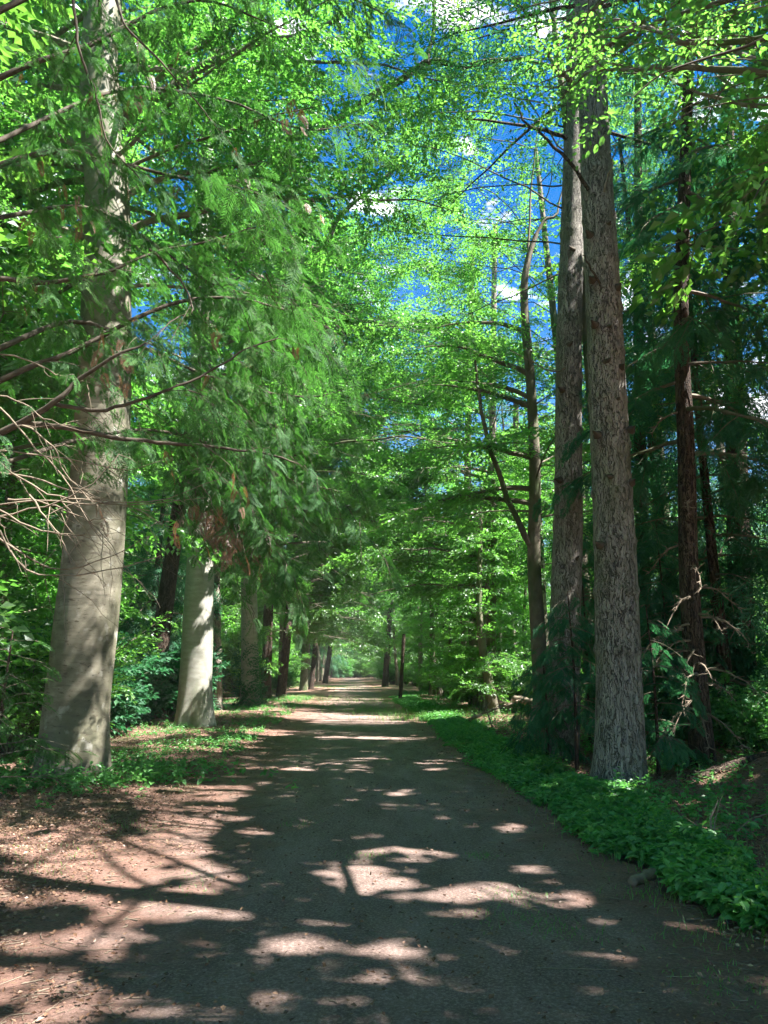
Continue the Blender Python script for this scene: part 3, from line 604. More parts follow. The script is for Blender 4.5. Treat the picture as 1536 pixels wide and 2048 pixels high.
# ---- slender forked tree behind the pines
fk = [grounded(P(1085, 1470, 17.5))] + pts_px([(1078, 1300), (1068, 1120), (1070, 950), (1062, 780), (1048, 600), (1056, 520), (1072, 470)], 17.5)
tF, baseF, cF = hero('forked_tree', 'slender curving tree close on the left of the pines, forking low', 'tree', fk, .19, .06, M['bark_wood'], seg=18, n=80, flare=.2, rough=.05)
limb_obj(tF, baseF, [(1068, 1110), (1040, 1050), (1005, 970), (975, 880), (958, 790), (950, 720)], [17.5, 17.4, 17.3, 17.2, 17.1, 17], .085, .03, M['bark_wood'], 16, 'limb', 7)
lf2 = limb_obj(tF, baseF, [(1072, 470), (1090, 440), (1112, 430), (1125, 380)], 17.5, .05, .02, M['bark_wood'], 8, 'limb', 6)
lf3 = limb_obj(tF, baseF, [(1052, 560), (1060, 440), (1068, 330), (1080, 240)], 17.5, .035, .015, M['bark_wood'], 10, 'limb', 6)
broad_crown(tF, baseF, cF, np.random.default_rng(31), 4.5, 9.5, 9, 2.6, T_BEECH, M['lime'], scale=1.0, thin=.7, lr=.02)

# ---- right wood: named trunks
def right_tree(name, label, px, d, r0, bark, seed, leaf='lime', crown=True, **kw):
    p = [grounded(P(px[0][0], px[0][1], d))] + pts_px(px[1:], d)
    t, b, c = hero(name, label, 'tree', p, r0, r0 * .45, bark, seg=16, n=60, flare=.25, rough=.05, ph=seed)
    if crown:
        a = dict(z0=4.5, z1=c[-1, 2], nl=24, llen=3.8, tm=T_BEECH, leaf=M[leaf], scale=1.4); a.update(kw)
        broad_crown(t, b, c, np.random.default_rng(seed), **a)
    return t, b, c
r1_ = right_tree('slender_tree', 'slim kinked brown trunk, left one of a pair in the bright wood', [(957, 1392), (945, 1250), (940, 1080), (935, 930), (940, 700), (945, 500)], 34, .24, M['bark_wood'], 41)
r2_ = right_tree('slender_tree', 'straight pale trunk, right one of the pair in the bright wood', [(985, 1398), (980, 1200), (984, 1000), (985, 850), (988, 600), (990, 450)], 31, .22, M['bark_pale'], 42)
right_tree('slender_tree', 'dark short looking trunk half hidden in leaves between the pale trunk and the pines', [(1022, 1385), (1025, 1250), (1030, 1100), (1032, 800)], 44, .36, M['bark_dark'], 43)
r3_ = right_tree('slender_tree', 'thin dark trunk standing closest to the far end of the track on the right', [(770, 1358), (778, 1250), (785, 1150), (790, 1000)], 75, .3, M['bark_dark'], 44, scale=1.9)
arch(*r1_, 16, (4.5, 16), 3.1, 6, 711, M['lime'], 1.4); arch(*r2_, 16, (4.5, 16), 3.1, 6, 712, M['lime'], 1.4); arch(*r3_, 8, (7.5, 18), 3.1, 8, 713, M['lime'], 2.0); arch(tF, baseF, cF, 7, (5, 10), 2.6, 3.2, 714, M['lime'], 1.1)
tW, bW, cW = right_tree('dark_conifer', 'dark conifer right of the thick pine with broken pale dead branches', [(1408, 1535), (1392, 1350), (1378, 1150), (1372, 900), (1362, 650), (1368, 400), (1375, 200), (1380, -60)], 12.8, .19, M['bark_dark'], 45, 'cedar', z0=5.0, nl=26, llen=2.6, tm=T_FROND, scale=.4, hang=.25, el=(-25, 10), sec_len=1.2, sec_sp=.2, spr_sp=.12)
AR = right_tree
tX, bX, cX = right_tree('dark_conifer', 'reddish brown conifer trunk nearest the right edge of the photo', [(1488, 1455), (1482, 1250), (1475, 1000), (1466, 700), (1458, 400), (1452, 100)], 18.5, .34, M['bark_dark'], 46, 'cedar', z0=3.5, nl=30, llen=3.4, tm=T_FRONDC, scale=.55, hang=.25, el=(-25, 10), sec_len=1.4, sec_sp=.22, spr_sp=.13)
right_tree('dark_conifer', 'dim conifer trunk seen between the thick pine and the one with dead branches', [(1300, 1440), (1290, 1250), (1280, 900), (1276, 500), (1276, 100)], 20, .22, M['bark_dark'], 47, 'cedar', z0=2.0, nl=28, llen=3.0, tm=T_FRONDC, scale=.55, hang=.25, el=(-25, 10), sec_len=1.4, sec_sp=.22, spr_sp=.13)

bt = grounded((7.2, 23, 0)); tQ, bQ, cQ = hero('arching_tree', 'broadleaf tree hidden behind the pines whose sprays hang across the blue sky gap', 'tree', [bt, bt + [-.2, 0, 6], bt + [-.6, 0, 12], bt + [-1, 0, 19]], .22, .07, M['bark_wood'], seg=16, n=50)
arch(tQ, bQ, cQ, 16, (8, 19), 3.0, 8.0, 721, M['lime'], 1.0, lr=.02); arch(tQ, bQ, cQ, 12, (7, 19), 4.2, 6.5, 722, M['lime'], 1.0, lr=.02)
bt = grounded((5.05, 14.75, 0)); tQ, bQ, cQ = hero('arching_tree', 'slim broadleaf tree hidden behind the thick pine, its lime green sprays over the track', 'tree', [bt, bt + [-.1, 0, 6], bt + [-.4, -.3, 12], bt + [-.8, -.6, 17]], .16, .05, M['bark_wood'], seg=16, n=50)
arch(tQ, bQ, cQ, 12, (9.5, 17), 3.0, 5.5, 723, M['lime'], .8, lr=.02)
# pale dead branches on the dark conifer
g_ = np.random.default_rng(8)
def dead_branch(t, base, p0, az, el, ln, g, r=.02, droop=.4, twigs=9, name='dead_branch', m='dead'):
    mb = MB(); lb = auto_limb(np.array(p0), az, el, ln, g, droop, 9, .12); batch_tube(mb, lb, r * np.linspace(1, .2, 9), 6)
    n = twigs; i = g.integers(2, 9, n); u = np.linspace(0, 1, 5); d = norm(np.stack([np.cos(az + g.normal(0, .9, n)), np.sin(az + g.normal(0, .9, n)), g.normal(-.3, .5, n)], -1))
    pts = lb[i][:, None] + d[:, None] * (g.uniform(.12, .4, n)[:, None, None] * ln * .6 * u[None, :, None]); pts += g.normal(0, .012, pts.shape) * u[None, :, None]
    batch_tube(mb, pts, (r * .4) * (1 - .75 * u)[None] * np.ones((n, 1)), 4); o = mb.build(name, M[m], t, base); return o
for (a, b, az, ln) in [(1392, 1260, 2.7, 1.0), (1395, 1255, 3.4, .8), (1394, 1300, 3.9, .9), (1385, 1090, 2.5, .8), (1388, 1180, -.4, .7), (1398, 1420, 3.5, .9), (1402, 1440, 4.4, .8), (1396, 1370, -.7, .6), (1380, 1010, 4.2, .6), (1377, 830, 3.0, .7), (1394, 1330, 4.6, .7), (1390, 1230, 4.9, .6), (1398, 1270, 3.0, 1.2), (1396, 1285, 3.5, 1.1), (1400, 1310, 3.2, 1.2), (1398, 1350, 4.0, 1.0), (1400, 1400, 3.9, 1.1), (1404, 1450, 3.3, 1.0), (1390, 1200, 3.7, 1.0), (1402, 1430, 5.0, .9), (1386, 1140, 4.4, .8), (1390, 1240, 5.6, .9), (1396, 1340, 5.8, .9)]:
    dead_branch(tW, bW, P(a, b, 12.75), az, R(20), ln, g_, .026, .8, 16)
for (a, b, az, ln) in [(1480, 1200, 4.4, 1.2), (1478, 1300, 3.6, 1.4), (1475, 1080, 4.0, 1.5), (1480, 1380, 2.8, 1.3), (1470, 1000, 5.1, 1.3)]:
    dead_branch(tX, bX, P(a, b, 18.3), az, R(15), ln, g_, .03, .6)

# ---- young cedars draping round the pine feet
def young_cedar(px, py, d, h, label, seed, llen=1.0, nl=16, z0=.4, scale=.26):
    b = grounded(P(px, py, d)); g = np.random.default_rng(seed)
    t = thing('young_cedar', b, label, 'shrub'); mb = MB(); c = trunk_mesh(mb, [b, b + [.03, 0, h * .5], b + [0, .05, h]], .035, .008, seg=8, n=20, flare=.1); mb.build('stem', M['bark_dark'], t, b)
    broad_crown(t, b, c, g, b[2] + z0, b[2] + h, nl, llen, T_FROND, M['cedar'], scale=scale, el=(-10, 25), sec_sp=.13, sec_len=.5, spr_sp=.08, lr=.008, hang=.25, droop=.4, carve=False)
young_cedar(1155, 1560, 12.6, 2.9, 'young cedar with drooping dark fronds in front of the thinner pine', 51, .85, 22, .9)
young_cedar(1095, 1520, 14.0, 1.8, 'low dark cedar sapling at the left foot of the thinner pine', 52, .7)
young_cedar(1318, 1560, 11.9, 2.6, 'dark cedar sapling between the thick pine and the conifer with dead branches', 53, .75, 18, .5)
young_cedar(1345, 1480, 15.0, 4.5, 'taller dark cedar sapling behind the sapling beside the thick pine', 54, 1.2, 30, .8, .32)
young_cedar(1440, 1420, 16.5, 4.0, 'bushy cedar sapling standing before the reddish conifer trunk', 55, 1.2, 26, 1.2, .32)
young_cedar(1180, 1490, 17.0, 4.8, 'tall narrow cedar seen in the slot between the two pines', 56, 1.0, 30, .8, .32)

# ------------------------------------------------------------------ the cypress overhanging from the left
g_ = np.random.default_rng(61)
cb = grounded((-5.6, 6.4, 0))
tC = thing('cypress_tree', cb, 'cypress reaching in from beyond the left edge with dark boughs, flat fronds and bare twigs', 'tree')
mb = MB(); cC = trunk_mesh(mb, [cb, cb + [0, 0, 4], cb + [.1, 0, 9], cb + [.1, 0, 15]], .28, .08, seg=24, n=60); mb.build('trunk', M['bark_dark'], tC, cb)
boughs = [  # px polyline, depths, radii, length class
 ([(-250, 1010), (-60, 900), (45, 848), (115, 805), (160, 765), (240, 712), (290, 690)], [6.6, 6.5, 6.4, 6.3, 6.3, 6.2, 6.2], .04, .008),
 ([(45, 848), (130, 858), (240, 878), (330, 888), (420, 892), (520, 900), (600, 925)], [6.4, 6.4, 6.5, 6.6, 6.7, 6.8, 6.9], .028, .007),
 ([(112, 808), (170, 818), (240, 818), (330, 785), (420, 748), (500, 700), (560, 680)], [6.35, 6.3, 6.3, 6.3, 6.4, 6.5, 6.6], .02, .006),
 ([(-250, 640), (-40, 560), (80, 562), (200, 540), (290, 505), (380, 480), (520, 440)], [6.6, 6.6, 6.7, 6.8, 7, 7.1, 7.4], .03, .007),
 ([(-280, 480), (-40, 350), (120, 300), (260, 330), (400, 360), (520, 390), (620, 440)], [6.6, 6.8, 7, 7.3, 7.6, 7.8, 8.0], .035, .007),
 ([(-280, 300), (0, 160), (180, 90), (300, 30), (420, 10), (560, 60)], [6.6, 6.6, 6.8, 7.0, 7.3, 7.6], .035, .008),
 ([(140, -60), (150, 60), (175, 150), (195, 190), (225, 300), (280, 360)], [6.0, 6.0, 6.1, 6.1, 6.2, 6.4], .016, .005),
 ([(210, -80), (250, 40), (330, 130), (400, 210), (455, 280)], [6.2, 6.2, 6.2, 6.3, 6.4], .014, .004),
 ([(-250, 900), (0, 760), (160, 700), (320, 620), (440, 600), (560, 620), (660, 660)], [6.8, 7.0, 7.3, 7.6, 7.9, 8.2, 8.4], .035, .008),
 ([(-250, 800), (0, 690), (150, 640), (300, 700), (440, 760), (600, 790), (700, 770)], [6.6, 7.2, 8.0, 8.4, 8.8, 9.2, 9.4], .035, .008),
 ([(-200, 1000), (0, 930), (150, 880), (300, 860), (450, 900), (580, 960), (640, 1010)], [6.8, 7.4, 8.4, 9.2, 9.8, 10.2, 10.4], .03, .008),
 ([(-250, 150), (0, 20), (200, -60), (500, -80), (760, 30)], [6.6, 6.8, 7.2, 7.6, 8.4], .04, .01),
 ([(-250, 500), (20, 430), (200, 420), (420, 560), (560, 600), (680, 720)], [6.6, 7.6, 8.6, 9.2, 9.6, 9.8], .03, .008),
 ([(300, 500), (360, 560), (385, 620), (352, 640), (300, 690)], [6.9, 6.8, 6.7, 6.7, 6.6], .013, .004),
 ([(-250, 420), (0, 280), (240, 180), (440, 200), (600, 260), (720, 250)], [7.4, 8.0, 9, 9.6, 10, 10.2], .035, .008),
]
fol, brn = MB(), MB()
for k, (px, dd, r0, r1) in enumerate(boughs):
    lb = spline(pts_px(px, dd), 26); lb[1:] += np.cumsum(g_.normal(0, .006, (25, 3)), 0)
    w = MB(); batch_tube(w, lb, np.linspace(r0, r1, 26), 7); w.build('bough', M['twig'], tC, cb)
    near = k in (0, 1, 2, 6, 7, 13)
    foliate(fol, fol, lb, g_, T_FROND, sec_sp=.10 if not near else .2, sec_len=1.05, spr_sp=.085, scale=.19, droop=.45, t0=.30, hang=.25, wr=.0035, thin=.9 if not near else .4, carve=False, roll=.6)
    foliate(brn, None, lb, g_, T_FROND, sec_sp=.9, sec_len=.7, spr_sp=.3, scale=.16, droop=.6, t0=.2, hang=.4, thin=.35, carve=False, roll=.8)
for (px, py) in [(500, 400), (540, 430), (520, 470), (560, 500), (600, 380), (480, 350), (590, 600), (620, 640), (640, 700), (600, 720), (700, 130), (720, 270), (420, 800), (460, 810), (200, 860), (260, 850), (380, 790), (300, 690), (560, 560), (120, 470)]:
    for j in range(3):
        lb = auto_limb(P(px - 60 + g_.normal(0, 15), py - 30 + g_.normal(0, 12), 6.8 + .2 * j), g_.uniform(-.5, .3), R(-12), .55, g_, .4)
        foliate(fol, fol, lb, g_, T_COMB, sec_sp=.13, sec_len=.32, spr_sp=.16, scale=.30, droop=.35, t0=.05, hang=.1, wr=.003, carve=False, roll=.35)
# dense hanging part in front of the second beech, with red-brown tips
for k in range(52):
    px, py = (g_.uniform(290, 600), g_.uniform(680, 930)) if k < 12 else (g_.uniform(300, 420), g_.uniform(480, 930)) if k < 34 else (g_.uniform(300, 400), g_.uniform(800, 1000))
    d = g_.uniform(7.5, 11); a = P(px, py, d); lb = auto_limb(a, g_.uniform(-.4, .6), R(-25), 1.3, g_, .6)
    foliate(fol, fol, lb, g_, T_FROND, sec_sp=.15, sec_len=.75, spr_sp=.1, scale=.20, droop=.3, t0=.05, hang=.05, wr=.004, thin=.62, carve=False, roll=.6)
for k in range(10):
    px, py = g_.uniform(370, 470), g_.uniform(960, 1030); a = P(px, py, g_.uniform(8, 10)); lb = auto_limb(a, g_.uniform(-.5, .5), R(-30), .5, g_, .6)
    foliate(brn, fol, lb, g_, T_FROND, sec_sp=.12, sec_len=.35, spr_sp=.1, scale=.2, droop=.6, t0=.05, hang=.4, wr=.003, thin=.6, carve=False, roll=.8)
for (px, py) in [(200, 640), (230, 660), (190, 665), (35, 250), (110, 330), (560, 190), (540, 200), (390, 640), (350, 980), (175, 985), (20, 480), (600, 380), (250, 150), (270, 60), (330, 90), (460, 940)]:
    for j in range(2):
        lb = auto_limb(P(px + g_.normal(0, 12), py + g_.normal(0, 10), 6.5), g_.uniform(-1, 1), R(-30), .3, g_, .5)
        foliate(brn, None, lb, g_, T_FROND, sec_sp=.15, sec_len=.25, spr_sp=.12, scale=.16, droop=.6, t0=.05, hang=.4, thin=.7, carve=False, roll=.8)
fol.build('foliage', [M['cypress'], M['twig']], tC, cb, smooth=False)
o_ = brn.build('dead_foliage', [M['brown'], M['twig']], tC, cb, smooth=False)
# bare sunlit twig fans low on the left
fans = [([(-40, 1040), (60, 1020), (150, 985), (200, 955), (240, 900)], 5.9), ([(-40, 1010), (80, 1005), (200, 1010), (320, 1000), (430, 960)], 6.0), ([(-20, 1060), (50, 1100), (120, 1120), (230, 1100), (300, 1070)], 6.0),
        ([(0, 1060), (60, 1140), (140, 1150), (240, 1130), (330, 1105)], 5.7), ([(-30, 940), (60, 960), (150, 985), (230, 1000), (330, 1030)], 6.3), ([(-30, 900), (60, 920), (160, 940), (260, 960), (340, 940)], 6.4),
        ([(-60, 880), (60, 975), (140, 1000), (230, 1010), (400, 1000)], 6.0), ([(0, 820), (60, 880), (130, 960), (180, 1050), (230, 1100)], 6.1), ([(40, 850), (100, 900), (130, 950), (190, 1010)], 6.1), ([(60, 990), (110, 1050), (130, 1090), (145, 1130)], 5.8),
        ([(-50, 1000), (70, 1055), (130, 1070), (210, 1065)], 5.8), ([(20, 1000), (90, 1010), (160, 1040), (210, 1090)], 5.9), ([(-50, 780), (40, 800), (110, 830), (200, 850)], 6.2), ([(-50, 700), (60, 720), (150, 760), (250, 770)], 6.4)]
for px, d in fans:
    lb = spline(pts_px(px, d), 14); lb += np.cumsum(g_.normal(0, .011, lb.shape), 0); w = MB(); batch_tube(w, lb, np.linspace(.009, .0025, 14), 5)
    n = 8; i = g_.integers(1, 14, n); u = np.linspace(0, 1, 6); dr = norm(np.stack([g_.uniform(.2, 1, n), g_.normal(0, .5, n), g_.normal(-.25, .45, n)], -1)); ll = g_.uniform(.15, .6, n)
    pts = lb[i][:, None] + dr[:, None] * (ll[:, None, None] * u[None, :, None]) - np.array([0, 0, 1.]) * (.25 * ll[:, None, None] * (u ** 2)[None, :, None])
    pts += g_.normal(0, .014, pts.shape) * u[None, :, None]
    batch_tube(w, pts, (g_.uniform(.0015, .0042, (n, 1))) * (1 - .6 * u)[None], 4); w.build('bare_branch', M['dead'], tC, cb)

# ------------------------------------------------------------------ broadleaf tree overhanging the top right
g_ = np.random.default_rng(71)
bb = grounded((5.4, 3.6, 0)); tO = thing('overhanging_tree', bb, 'broadleaf tree leaning in over the top right corner with big bright green leaves', 'tree')
mb = MB(); cO = trunk_mesh(mb, [bb, bb + [-.2, .2, 5], bb + [-.6, .6, 10], bb + [-.8, .8, 17]], .26, .07, seg=24, n=60); mb.build('trunk', M['bark_wood'], tO, bb)
fo = MB()
over = [([(1760, 250), (1600, 150), (1450, 90), (1300, 60), (1180, 40), (1050, 60)], [4.6, 6, 7.5, 8.6, 9.6, 10.5]), ([(1800, 100), (1600, -20), (1400, -60), (1200, -40), (1000, 10)], [4.6, 6, 7, 8.5, 9.5]),
        ([(1760, 300), (1600, 250), (1450, 230), (1320, 190), (1230, 170)], [4.6, 7, 8, 8.6, 9]), ([(1700, 150), (1500, -80), (1250, -120), (1000, -60), (850, -20)], [4.6, 6, 7.5, 9, 10]),
        ([(1150, 170), (1100, 130), (1060, 60), (1020, -40)], [10.5, 10.2, 10, 9.6]),
        ([(1720, -60), (1350, 40), (1250, 110), (1180, 150), (1110, 190)], [6.5, 8, 8.8, 9.2, 9.4]), ([(1450, -120), (1300, -60), (1180, 20), (1120, 90), (1050, 150)], [7, 8, 9, 9.5, 10]),
        ([(1720, 40), (1380, 90), (1290, 70), (1200, 100), (1120, 90)], [6.2, 7, 7.8, 8.4, 9]), ([(1720, 170), (1370, 140), (1270, 150), (1180, 150), (1130, 190)], [6.4, 7.2, 8, 8.6, 9]), ([(1700, -20), (1400, 0), (1260, 70), (1180, 120), (1100, 150)], [7, 8, 8.8, 9, 9.2])]
for ko, (px, dd) in enumerate(over):
    lb = spline(pts_px(px, dd), 22); lb[1:] += np.cumsum(g_.normal(0, .018, (21, 3)), 0); w = MB(); batch_tube(w, lb, np.linspace(.04, .008, 22), 7); w.build('limb', M['bark_wood'], tO, bb)
    foliate(fo, fo, lb, g_, T_NEAR, sec_sp=.3, sec_len=1.5, spr_sp=.24, scale=1.0, t0=.15, thin=.85 if ko < 7 else .6, droop=.2, roll=.5, carve=ko < 7)
near_l = [([(1620, 40), (1500, 90), (1400, 120), (1320, 150), (1260, 200)], 3.4), ([(1620, 330), (1570, 340), (1530, 360), (1510, 395)], 3.2)]
for px, d in near_l:
    lb = spline(pts_px(px, d), 12); w = MB(); batch_tube(w, lb, np.linspace(.01, .003, 12), 5); w.build('limb', M['twig'], tO, bb)
    foliate(fo, fo, lb, g_, T_NEAR, sec_sp=.22, sec_len=.22, spr_sp=.16, scale=.8, t0=.3, thin=.55, droop=.3, carve=False, roll=.8, wr=.003)
for k in range(22):
    z = 8 + 9 * (k + g_.random()) / 22; az = k * 2.4 + g_.uniform(-.4, .4); lb = auto_limb(limb_at(cO, z), az, R(g_.uniform(5, 40)), g_.uniform(3, 5.5), g_, .2)
    batch_tube(fo, lb, .04 * np.linspace(1, .1, 8), 5, 1); foliate(fo, fo, lb, g_, T_BIG, sec_sp=.4, sec_len=1.6, spr_sp=.26, scale=1.0, t0=.15)
fo.build('crown', [M['lime'], M['bark_wood']], tO, bb, smooth=False)

# ------------------------------------------------------------------ tall trees; those out of frame are added for shade and less skylight
shade_spots = [(9.5, -3, 17), (9, 2, 19), (12.5, 6, 20), (8.5, 8, 18), (13, 12, 21), (9.5, 15, 19), (14, 19, 20), (9.8, 23, 19), (14, 28, 21), (10, 31, 18), (5.8, -5, 15), (16, 2, 20), (16, 24, 19), (13, -7, 20), (17, 9, 21), (17.5, 15, 21), (-7.5, -2, 17), (-9, 4, 18), (-6.5, -8, 17), (-1, -12, 18), (5, -12, 18), (-12, 9, 18), (-12, 0, 18), (-9.5, 10, 15), (11, -13, 19)]
for k, (x, y, h) in enumerate(shade_spots):
    g = np.random.default_rng(300 + k); b = grounded((x, y, 0)); inview = y > 11
    lb_ = ('tall shadowy tree in the dim wood behind the pines', 'tall trees of the dim wood behind the pines') if inview else ('tall tree just outside the left edge shading the track', 'tall shade trees outside the left edge') if x < 0 else ('tall tree just outside the right edge shading the track', 'tall shade trees outside the right edge')
    t = thing('tall_tree', b, lb_[0], 'tree', lb_[1])
    mb = MB(); c = trunk_mesh(mb, [b, b + [g.normal(0, .2), g.normal(0, .2), h * .5], b + [g.normal(0, .4), g.normal(0, .4), h]], .24, .06, seg=16, n=40); mb.build('trunk', M['bark_wood'], t, b)
    broad_crown(t, b, c, g, 7.5 if inview else 7, h, 30, 5.2, T_HUGE if not inview else T_BIG, M['wood'], scale=1.0 if not inview else 1.15, sec_sp=.45, sec_len=1.9, spr_sp=.3)

# faint woodland haze
hb = bpy.data.meshes.new('haze'); hx = [(x, y, z) for x in (-90, 90) for y in (-30, 280) for z in (-3, 32)]
hb.from_pydata(hx, [], [(0, 1, 3, 2), (4, 6, 7, 5), (0, 4, 5, 1), (2, 3, 7, 6), (0, 2, 6, 4), (1, 5, 7, 3)])
hz = bpy.data.objects.new('haze', hb); C.objects.link(hz); tag(hz, 'faint pale haze hanging in the wood', None, kind='stuff')
m_ = bpy.data.materials.new('haze'); m_.use_nodes = True; m_.node_tree.nodes.clear(); o1 = N('ShaderNodeOutputMaterial', m_.node_tree); v1 = N('ShaderNodeVolumePrincipled', m_.node_tree)
v1.inputs['Color'].default_value = (.85, .95, .9, 1); v1.inputs['Density'].default_value = HAZE; m_.node_tree.links.new(v1.outputs[0], o1.inputs['Volume']); hb.materials.append(m_)
S.cycles.volume_bounces = 0
# ------------------------------------------------------------------ the wood on both sides: copies of a few trees and shrubs
def proto_tree(name, seed, h, z0, llen, nl, tm, leaf, scale, bark, **kw):
    g = np.random.default_rng(seed); b = np.zeros(3); t = thing(name, b, None, None)
    mb = MB(); c = trunk_mesh(mb, [b, b + [g.normal(0, .3), g.normal(0, .2), h * .4], b + [g.normal(0, .5), g.normal(0, .4), h]], .19, .05, seg=10, n=30, rough=.06); mb.build('trunk', bark, t, b)
    broad_crown(t, b, c, g, z0, h, nl, llen, tm, leaf, scale=scale, carve=False, **kw)
    return t
def proto_shrub(name, seed, h, rad, leaf, scale, tm=T_BEECH, n=22, dens=1.0):
    g = np.random.default_rng(seed); b = np.zeros(3); t = thing(name, b, None, None); fo = MB(); st = MB()
    for k in range(n):
        az = k * 2.4; lb = auto_limb(np.array([math.cos(az) * .1, math.sin(az) * .1, 0]), az, R(g.uniform(50, 82)), h * g.uniform(.6, 1.1), g, .15, wob=.1)
        batch_tube(st, lb, .022 * np.linspace(1, .15, 8), 5); foliate(fo, fo, lb, g, tm, sec_sp=.25, sec_len=rad, spr_sp=.22, scale=scale, t0=.12, carve=False)
    st.build('stem', M['bark_wood'], t, b); fo.build('foliage', [leaf, M['bark_wood']], t, b, smooth=False); return t
protos = [proto_tree('woodland_tree', 401, 18, 2.5, 4.2, 44, T_BEECH, M['beech'], 1.7, M['bark_wood']),
          proto_tree('woodland_tree', 402, 16, 1.5, 3.8, 44, T_BEECH, M['lime'], 1.7, M['bark_pale']),
          proto_tree('woodland_tree', 403, 19, 3.0, 4.5, 44, T_BIG, M['wood'], 1.2, M['bark_dark']),
          proto_tree('woodland_conifer', 404, 18, 1.5, 3.4, 60, T_FRONDC, M['cedar'], 1.1, M['bark_dark'], hang=.2, el=(-20, 10), sec_len=1.5, shape='cone')]
sap = proto_tree('young_tree', 406, 8.5, .7, 1.5, 34, T_BEECH, M['lime'], 1.15, M['bark_wood'], sec_len=.9, sec_sp=.22, spr_sp=.18, lr=.012)
avenue = proto_tree('avenue_tree', 405, 17, 6.0, 6.2, 24, T_BEECH, M['beech'], 2.0, M['bark_wood'])
shr = [proto_shrub('woodland_shrub', 411, 3.2, 1.1, M['lime'], .9), proto_shrub('woodland_shrub', 412, 2.4, 1.0, M['beech'], .9), proto_shrub('woodland_shrub', 413, 2.0, .9, M['nettle'], .9, T_BIG), proto_shrub('woodland_shrub', 414, 2.1, .9, M['cedar'], .9, T_BIG, 34)]
used = set()
def put(src, loc, rz, sc, label, cat, group):
    if src.name not in used:
        used.add(src.name); o = src
    else:
        o = src.copy(); C.objects.link(o)
        for ch in src.children:
            c = ch.copy(); C.objects.link(c); c.parent = o
    o.location = loc; o.rotation_euler = (0, 0, rz); o.scale = (sc, sc, sc); return tag(o, label, cat, group)
g_ = np.random.default_rng(501)
taken = [(-4.2, 12.5), (-4.4, 22.9), (-4.3, 34.8)]
def side_spots(x0, x1, y0, y1, n, gap):
    out_, tries = [], 0
    while len(out_) < n and tries < 4000:
        tries += 1; x, y = g_.uniform(x0, x1), g_.uniform(y0, y1)
        if -.34 < x / y < -.25 and y < 48: continue
        if all((x - a) ** 2 + (y - b) ** 2 > gap * gap for a, b in taken): taken.append((x, y)); out_.append((x, y))
    return out_
LBL = {('L', 'n'): ('woodland tree in the thicket behind the beeches on the left', 'trees behind the beeches'), ('R', 'n'): ('leafy tree in the bright wood right of the track', 'trees in the bright wood on the right'),
       ('L', 'f'): ('distant tree lining the left of the far end of the track', 'far trees left of the track'), ('R', 'f'): ('distant tree lining the right of the far end of the track', 'far trees right of the track')}
def scatter(side, x0, x1, y0, y1, n, gap, w):
    for (x, y) in side_spots(x0, x1, y0, y1, n, gap):
        k = int(g_.choice(4, p=w)); far = 'f' if y > 60 else 'n'; lb, gr = LBL[(side, far)]
        if k == 3: lb = lb.replace('woodland tree', 'dark conifer').replace('leafy tree', 'dark conifer').replace('distant tree', 'distant dark conifer'); gr = gr + ', conifers'
        put(protos[k], (x, y, float(gz(x, y)) - .05), g_.uniform(0, 6.28), g_.uniform(.8, 1.15), lb, 'tree', gr)
scatter('L', -26, -7.2, 15, 60, 34, 3.1, (.4, .2, .2, .2))
scatter('R', 9.0, 14, 40, 60, 4, 2.9, (.3, .4, .15, .15))
for (x, y) in [(7.6, 15.5), (8.4, 20.2), (12.5, 15.2), (16, 19)]:
    taken.append((x, y)); put(protos[3], (x, y, float(gz(x, y)) - .05), x * 7, g_.uniform(.75, 1.0), 'dark drooping conifer in the dense dim wall of trees behind the pines', 'tree', 'dark conifers behind the pines')
for (x, y) in side_spots(10.5, 22, 17, 34, 16, 1.6) + side_spots(5.2, 12, 25, 62, 17, 1.5):
    put(sap, (x, y, float(gz(x, y)) - .05), g_.uniform(0, 6.28), g_.uniform(.7, 1.2), 'slender young tree leafy from the ground up right of the track', 'tree', 'slender young trees on the right')
pole = proto_tree('slender_tree', 407, 15, 6.0, 2.6, 26, T_BEECH, M['lime'], 1.4, M['bark_pale'])
for (x, y) in side_spots(5.0, 11, 27, 64, 14, 1.6):
    put(pole, (x, y, float(gz(x, y)) - .05), g_.uniform(0, 6.28), g_.uniform(.65, .95), 'thin upright trunk with a high crown receding along the right side of the track', 'tree', 'thin upright trunks along the right side')
scatter('R', 20, 30, 12, 24, 4, 3.0, (.3, .3, .2, .2))
scatter('L', -22, -6, 60, 150, 34, 3.6, (.35, .25, .2, .2))
scatter('R', 6.5, 15, 60, 150, 22, 3.4, (.35, .3, .2, .15))
scatter('L', -60, -28, 12, 130, 34, 5, (.4, .2, .3, .1)); scatter('R', 36, 66, 12, 130, 26, 5, (.4, .3, .2, .1))
for k, y in enumerate(np.arange(50, 158, 8.0)):
    for sx in (-1, 1):
        if (sx, k) in ((-1, 1), (-1, 2)) or (sx > 0 and k % 2): continue
        if not any((abs(y - q) < 3) for q in (62, 66, 92, 75)):
            x = -4.4 + g_.normal(0, .3) if sx < 0 else 5.4 + g_.normal(0, .3); taken.append((x, y))
            put(avenue, (x, y, float(gz(x, y)) - .05), g_.uniform(0, 6.28), g_.uniform(.9, 1.1), 'tree in the far stretch of the avenue arching over the track from the ' + ('left' if sx < 0 else 'right'), 'tree', 'arching avenue trees on the ' + ('left' if sx < 0 else 'right'))
for k in range(26):
    put(shr[k % 3], (g_.uniform(-14, 18), g_.uniform(150, 200), -.1) if k > 7 else (-3 + k, 163 + 2 * (k % 3), -.1), k, g_.uniform(1.2, 2.2), 'leafy shrub where the track vanishes', 'shrub', 'shrubs closing the view')
